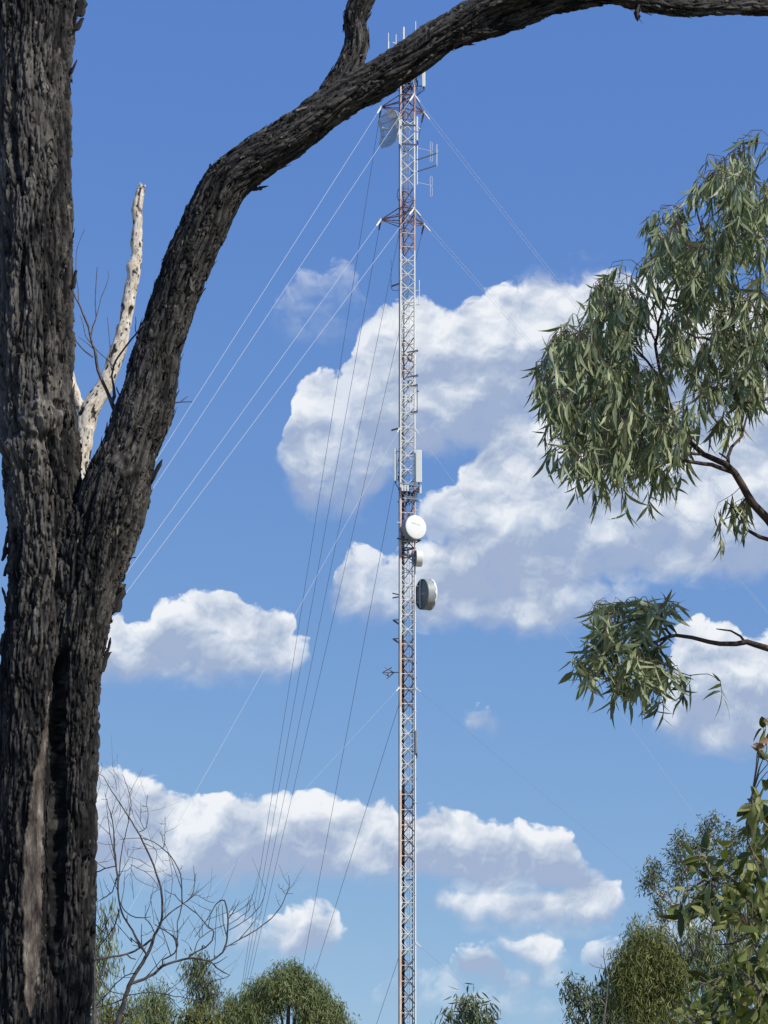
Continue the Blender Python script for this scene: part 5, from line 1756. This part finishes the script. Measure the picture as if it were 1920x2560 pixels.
# ------------------------------------------------------------------ broad-leaved tree in the lower right corner
def broad():
    Y = 7.2
    rs = np.random.RandomState(41)
    r = random.Random(41)
    root = thing('broad_leaved_tree', (W(2080, 2600, Y).x, Y, 0), 'near tree with broad glossy green leaves filling the bottom right corner', 'tree')
    bk = bark_plain('green_brown_twig', (.10, .085, .05), (.22, .19, .12), 30)
    P, R = tubes_px([(2080, 4100, 50), (2075, 3300, 42), (2060, 2800, 34), (2050, 2400, 24), (2000, 2050, 14), (1960, 1880, 7), (1935, 1780, 3)], Y, .1)
    obj('trunk', MB().tube([Vector((P[0][0], P[0][1], 0))] + [Vector(p) for p in P], [R[0]] + list(R), 10), bk, root, True)
    bl = []
    for l in ([(2060, 2750, 14), (1960, 2560, 8), (1880, 2450, 5), (1830, 2420, 4), (1780, 2470, 2.5)], [(2050, 2450, 12), (1960, 2320, 7), (1900, 2280, 5), (1850, 2220, 4), (1800, 2170, 3), (1740, 2130, 2)],
              [(2040, 2350, 9), (1960, 2220, 6), (1900, 2160, 4), (1870, 2100, 3), (1870, 2050, 2)], [(1850, 2220, 3), (1780, 2200, 2.6), (1720, 2230, 2), (1695, 2270, 1.4)], [(2060, 2700, 14), (1930, 2640, 8), (1830, 2620, 5), (1740, 2560, 3), (1700, 2520, 2)],
              [(1960, 2560, 5), (1900, 2500, 4), (1895, 2400, 3), (1880, 2360, 2)], [(1900, 2280, 3), (1870, 2330, 2.6), (1830, 2360, 2), (1790, 2360, 1.4)], [(2020, 2150, 6), (1930, 2080, 3.4), (1890, 2030, 2), (1880, 1990, 1.3)], [(1880, 2450, 3), (1830, 2500, 2.4), (1800, 2560, 2)]):
        P, R = tubes_px([(a[0], a[1], a[2], r.uniform(-.15, .15)) for a in l], Y, .05, .002, rs)
        bl.append(P)
        obj('branch', MB().tube([Vector(p) for p in P], list(R), 6), bk, root, True)
    allb = np.vstack(bl)
    poly = [(1930, 1960), (1900, 1975), (1870, 2020), (1850, 2080), (1790, 2115), (1730, 2140), (1740, 2180), (1700, 2240), (1690, 2290), (1740, 2290), (1800, 2290), (1840, 2340), (1800, 2420), (1740, 2450), (1730, 2520), (1700, 2560), (1690, 2700), (1930, 2700)]
    B, D, L, Wd, T = [], [], [], [], []
    pt = MB(True)
    k = 0
    spots = []
    while k < 600:
        x, y = r.uniform(1680, 1935), r.uniform(1955, 2700)
        dn = .16 + 1.0 * sstep(.38, .58, np.array([vnoise(np.array([[x / 60., y / 60., 8.1]]), 2)[0]]))[0]
        if in_poly(x, y, poly) and r.random() < dn:
            spots.append((x, y, r.uniform(-.45, .5)))
            k += 1
    spots += [(1918, 1800, 0), (1908, 1820, .05), (1916, 1868, 0), (1900, 1880, 0), (1915, 1900, 0), (1920, 1930, 0), (1925, 1850, .1), (1735, 2140, 0), (1705, 2260, -.1), (1715, 2225, 0), (1740, 2180, 0), (1765, 2150, 0)]
    for (x, y, dy) in spots:
        c = np.array(W(x, y, Y + dy))
        d = np.linalg.norm(allb - c, axis=1)
        q = allb[d.argmin()]
        v = c - q
        v /= np.linalg.norm(v) + 1e-6
        for j in range(r.choice((1, 1, 2))):
            dd = v * .5 + np.array([r.uniform(-.6, .35), r.uniform(-.7, .3), r.uniform(-1.2, .35)])
            dd /= np.linalg.norm(dd)
            B.append(c)
            D.append(dd)
            L.append(r.uniform(.042, .078))
            Wd.append(L[-1] * r.uniform(.30, .50))
            T.append(r.random())
            pt.tube([Vector(c - dd * .014), Vector(c + dd * .004)], .0011, 4)
        if d.min() < .25:
            pt.tube([Vector(q), Vector((q + c) / 2 + Vector((0, 0, .01))), Vector(c - dd * .012)], [.0022, .0018, .0012], 4)
    M = leaf_mat('glossy_leaf', (.045, .060, .014), (.14, .165, .04), (.30, .31, .11), .25, .5)
    leaves('crown', np.array(B), np.array(D), np.array(L), np.array(Wd), M, root, LEAF_BROAD, rs, .5, .28, .16, np.array(T), None, pt, bk)
    # a few dry curled leaves
    bb = [np.array(W(x, y, Y - .1)) for x, y in ((1914, 1795), (1905, 1822), (1912, 1868), (1902, 1884), (1916, 1905), (1875, 2065), (1882, 2055), (1912, 2035), (1919, 1846))]
    dd = [np.array([r.uniform(-1, .5), r.uniform(-1, .2), r.uniform(-1, .2)]) for _ in bb]
    leaves('dry_leaves', np.array(bb), np.array(dd), np.full(len(bb), .05), np.full(len(bb), .02), leaf_mat('dry_leaf', (.10, .055, .03), (.20, .11, .06), (.30, .19, .11), .15, .7), root, LEAF_BROAD, rs, .9, .3, .3, label='brown curled dead leaves')


broad()


# ------------------------------------------------------------------ bare many-branched tree right of the dark trunk
def bare_tree():
    Y = 19.0
    rs = np.random.RandomState(77)
    r = random.Random(77)
    k = 1 / 2.37

    def q(l, dy0=0.0, dy1=0.0):
        n = len(l)
        return [(200 + x * k, 1900 + y * k, max(.5, d * k / 2 * 1.5), dy0 + (dy1 - dy0) * i / (n - 1)) for i, (x, y, d) in enumerate(l)]
    root = thing('bare_branched_tree', (W(285, 2600, Y).x, Y, 0), 'leafless tree with many thin curving dark branches beside the dark trunk', 'tree')

    def m_(nt, b):
        weathered((.035, .03, .029), (.12, .105, .10), 14)(nt, b)
    M = mat('bare_twig_bark', (.09, .08, .075), .85, build=m_)
    trunk = [(150, 2600, 40), (190, 1760, 24), (225, 1564, 20), (250, 1470, 18), (290, 1340, 17), (320, 1280, 14), (370, 1200, 14), (420, 1110, 12), (440, 1040, 11), (480, 960, 9), (487, 850, 8.5), (480, 760, 8), (455, 680, 7.5), (440, 630, 7), (400, 540, 7), (370, 480, 6.5), (340, 420, 5), (290, 340, 5), (240, 260, 4), (190, 190, 3.5), (140, 100, 2.6), (108, 80, 2)]
    P, R = tubes_px(q(trunk), Y, .04, .0015, rs)
    tr = obj('trunk', MB().tube([Vector((P[0][0], P[0][1], -.1))] + [Vector(p) for p in P], [R[0]] + list(R), 9), M, root, True)
    lines = [
        [(300, 1325, 14), (340, 1312, 13), (380, 1300, 12), (440, 1265, 12), (490, 1220, 11), (560, 1195, 10), (640, 1175, 9), (700, 1180, 8.5), (770, 1190, 8), (820, 1160, 7), (860, 1110, 7), (875, 1020, 6.5), (874, 920, 6), (855, 830, 5.5), (810, 850, 4), (770, 920, 3), (730, 980, 2.6), (680, 1050, 2.4)],
        [(860, 1110, 5), (940, 1065, 5), (1040, 1010, 4.5), (1130, 940, 4), (1190, 870, 3.6), (1220, 800, 3.4), (1240, 750, 2.6), (1235, 685, 2)],
        [(1220, 800, 2.4), (1240, 792, 2.4), (1262, 793, 2)], [(1216, 790, 2), (1190, 762, 2), (1172, 742, 1.8)],
        [(880, 1010, 4), (950, 970, 3.6), (1020, 920, 3.4), (1080, 840, 3), (1105, 740, 2)],
        [(878, 975, 3), (950, 930, 3), (1005, 882, 2.6), (1002, 850, 2)], [(872, 930, 3), (940, 890, 2.6), (1000, 850, 2.2), (1010, 830, 1.6)],
        [(640, 1175, 6), (680, 1140, 6), (740, 1110, 5.5), (785, 1070, 5), (796, 1020, 4.5), (740, 965, 4.2), (690, 910, 4), (610, 850, 4), (560, 800, 3), (500, 770, 2.4)],
        [(680, 1135, 4), (700, 1070, 3.6), (760, 1020, 3.2), (860, 975, 2.6)], [(790, 1190, 2), (800, 1100, 2.2), (806, 960, 2.4), (808, 870, 2.2)], [(820, 860, 1.8), (830, 960, 1.6), (850, 1040, 1.4)],
        [(770, 1190, 6), (810, 1230, 6), (850, 1255, 5.5), (888, 1275, 4.5), (850, 1292, 3.4), (760, 1320, 3.2), (700, 1350, 3), (640, 1375, 2.6), (600, 1420, 2)],
        [(780, 1195, 3), (740, 1260, 3), (700, 1330, 2.6), (640, 1400, 2.4), (580, 1440, 1.8)],
        [(490, 1222, 6), (490, 1185, 5.5), (540, 1160, 5.5), (575, 1120, 5.5), (578, 1070, 5), (550, 1040, 4.5), (490, 1000, 4), (440, 975, 3.6)],
        [(570, 1180, 4.5), (575, 1080, 4.5), (580, 960, 4.5), (602, 860, 5), (602, 740, 4.8), (585, 650, 4.6), (530, 560, 4.4), (490, 525, 4), (440, 490, 3), (380, 465, 2.6), (300, 465, 2.2), (240, 472, 1.6)],
        [(590, 650, 2.2), (600, 640, 2), (606, 622, 1.4)], [(602, 860, 4), (650, 820, 4), (675, 770, 3.6), (680, 700, 3), (670, 628, 2)], [(680, 720, 2), (688, 675, 1.4)], [(600, 862, 5), (545, 895, 5), (490, 950, 5), (462, 970, 5)],
        [(640, 800, 2.4), (700, 805, 2.2), (760, 838, 2.2), (800, 845, 2)], [(500, 520, 2), (503, 430, 2), (506, 335, 1.6)], [(505, 380, 1.4), (478, 378, 1)], [(495, 500, 1.6), (480, 420, 1.2)],
        [(490, 525, 1.4), (400, 528, 1.4), (305, 517, 1)], [(522, 545, 2.4), (540, 640, 2.2), (546, 740, 2.2), (530, 840, 2), (500, 900, 2)],
        [(290, 340, 4), (302, 270, 3.4), (292, 200, 3), (270, 130, 2.4), (250, 82, 1.6)], [(296, 215, 1.8), (308, 175, 1.4), (290, 168, 1)], [(300, 280, 1.4), (312, 310, 1.2), (285, 330, 1)],
        [(345, 430, 3), (392, 400, 3), (404, 320, 2.4), (395, 262, 2), (400, 208, 1.4)], [(396, 275, 1.4), (372, 272, 1)], [(380, 410, 2.4), (350, 345, 2), (326, 295, 1.4)], [(360, 345, 1.4), (362, 290, 1)],
        [(372, 488, 2.6), (440, 520, 2.4), (455, 560, 2.2), (440, 630, 2)], [(380, 470, 2), (420, 480, 1.8), (440, 520, 1.6)],
        [(395, 1150, 7), (340, 1060, 7), (300, 990, 6.5), (260, 930, 6.5), (232, 840, 6.5), (225, 740, 6.5), (212, 600, 6), (205, 500, 5.5), (200, 420, 4.5), (185, 330, 3.6), (160, 250, 2.6), (145, 190, 1.6)],
        [(225, 790, 4.5), (236, 640, 4.5), (250, 520, 4), (280, 400, 3.6), (292, 330, 3.4)], [(165, 240, 1.4), (125, 230, 1)], [(200, 330, 1.6), (240, 240, 1.6), (270, 175, 1.2)], [(204, 440, 1.6), (240, 300, 1.4), (232, 250, 1)],
        [(190, 400, 1.8), (150, 330, 1.6), (110, 410, 1.4)], [(205, 500, 2), (150, 500, 2), (105, 485, 1.4)], [(217, 420, 1.6), (260, 480, 1.4), (272, 540, 1.2)],
        [(425, 1065, 8), (360, 1110, 8), (300, 1142, 8), (200, 1165, 9), (80, 1182, 10)], [(278, 1150, 5), (300, 1170, 5), (327, 1182, 4)],
        [(218, 700, 4), (190, 780, 4), (130, 822, 3), (105, 840, 2)], [(210, 630, 4), (170, 640, 4.4), (95, 664, 5)], [(160, 600, 2), (110, 610, 1.4)], [(232, 880, 5), (205, 980, 5), (150, 1060, 4.4), (95, 1130, 4)],
        [(290, 1392, 4), (400, 1378, 4), (520, 1392, 4), (640, 1412, 3), (740, 1440, 2)], [(300, 1395, 4), (180, 1370, 3.6), (130, 1310, 3), (80, 1262, 2.6)], [(262, 1450, 3), (340, 1495, 3), (450, 1508, 2.4), (560, 1560, 1.8)],
        [(280, 1400, 4), (200, 1440, 3.6), (60, 1475, 3)], [(330, 1260, 4), (250, 1290, 4), (150, 1400, 4), (60, 1490, 4.6)], [(310, 1290, 2.4), (210, 1280, 2.4), (130, 1210, 2), (90, 1200, 1.6)],
        [(420, 930, 2.4), (385, 935, 4), (330, 930, 4), (270, 900, 4), (232, 830, 4)], [(384, 937, 3.6), (420, 980, 3.6), (440, 1020, 4)], [(385, 930, 2), (388, 860, 1.6)],
        [(390, 1150, 4.5), (340, 1090, 4), (300, 1050, 4), (310, 1080, 4), (250, 1010, 2.6), (190, 930, 2)], [(410, 1130, 3), (440, 1040, 2.4), (470, 1000, 2), (530, 1010, 1.8), (600, 1020, 1.4)],
        [(300, 620, 3), (340, 640, 2.4), (420, 690, 2.2), (470, 760, 2)], [(300, 640, 2), (330, 700, 2), (400, 740, 1.8), (480, 770, 1.6)], [(230, 660, 2), (280, 655, 2), (312, 622, 1.8)], [(318, 820, 1.6), (300, 680, 1.4), (262, 708, 1.2)],
        [(440, 970, 2), (420, 800, 2), (470, 770, 1.8), (500, 710, 1.4)], [(455, 1030, 2), (500, 1080, 2), (420, 1150, 1.6)], [(600, 1060, 1.6), (640, 1090, 1.6), (665, 1130, 1.6)], [(560, 1010, 1.6), (520, 960, 1.4), (500, 860, 1.4), (540, 800, 1.2)],
        [(650, 1060, 1.6), (680, 1000, 1.6), (720, 985, 1.8), (722, 970, 1.4)], [(520, 1390, 2.4), (620, 1500, 2), (700, 1530, 1.4)], [(60, 1480, 3), (120, 1540, 3), (220, 1560, 2)], [(95, 600, 6), (92, 800, 7), (90, 1000, 8), (86, 1200, 9), (84, 1400, 11), (82, 1600, 13)],
        [(90, 880, 3), (60, 940, 2.4), (40, 1000, 2)], [(120, 1040, 3), (160, 960, 2.4), (130, 880, 2)], [(70, 1330, 4), (110, 1290, 3), (160, 1260, 2), (200, 1190, 2)],
        [(150, 1010, 2), (110, 920, 2), (100, 790, 1.8)], [(110, 90, 2), (130, 60, 1.6), (125, 15, 1.4)], [(108, 80, 1.4), (120, 130, 1.4), (108, 180, 1.4)], [(220, 180, 1.6), (205, 110, 1.6), (170, 60, 1.4)], [(430, 640, 2), (350, 590, 2), (280, 570, 1.8), (290, 520, 1.4)],
        [(640, 1412, 1.8), (760, 1430, 1.4), (810, 1400, 1.2), (835, 1375, 1.2)], [(790, 1564, 2), (800, 1440, 1.8), (818, 1345, 1.2)], [(800, 1430, 1.6), (850, 1480, 1.8), (920, 1564, 2)],
    ]

    def side(tw, P, R):
        L = np.linalg.norm(np.diff(P, axis=0), axis=1).sum()
        for j in range(int(L / .15)):
            i = min(r.randrange(1, max(2, len(P) - 1)), len(P) - 2)
            t = P[i + 1] - P[i]
            t /= np.linalg.norm(t) + 1e-9
            dv = t * .5 + np.array([r.uniform(-1, 1), r.uniform(-.6, .6), r.uniform(-.3, 1)])
            dv /= np.linalg.norm(dv)
            ln = r.uniform(.05, .24) if r.random() < .8 else r.uniform(.2, .42)
            cv = np.array([r.uniform(-.4, .4), r.uniform(-.3, .3), .55]) * ln
            pts = [P[i], P[i] + dv * ln * .5 + cv * .12, P[i] + dv * ln + cv * .5]
            r0 = min(.0052, R[i] * .7)
            tw.tube([Vector(p) for p in pts], [r0, r0 * .75, r0 * .4], 4)
            if r.random() < .5:
                e = pts[1] + np.array([r.uniform(-.5, .5), r.uniform(-.3, .3), r.uniform(0, .8)]) * ln * .5
                tw.tube([Vector(pts[1]), Vector(e)], [r0 * .6, r0 * .35], 4)
    for i, l in enumerate(lines):
        d0 = r.uniform(-.15, .15) if i > 12 else 0
        P, R = tubes_px(q(l, 0 if i < 12 else d0, r.uniform(-.5, .5)), Y, .035, .002, rs)
        big = l[0][2] >= 4
        mb = MB().tube([Vector(p) for p in P], list(R), 6)
        side(mb, P, R)
        obj('branch' if big else 'twig', mb, M, root if i < 3 or big else tr)


bare_tree()
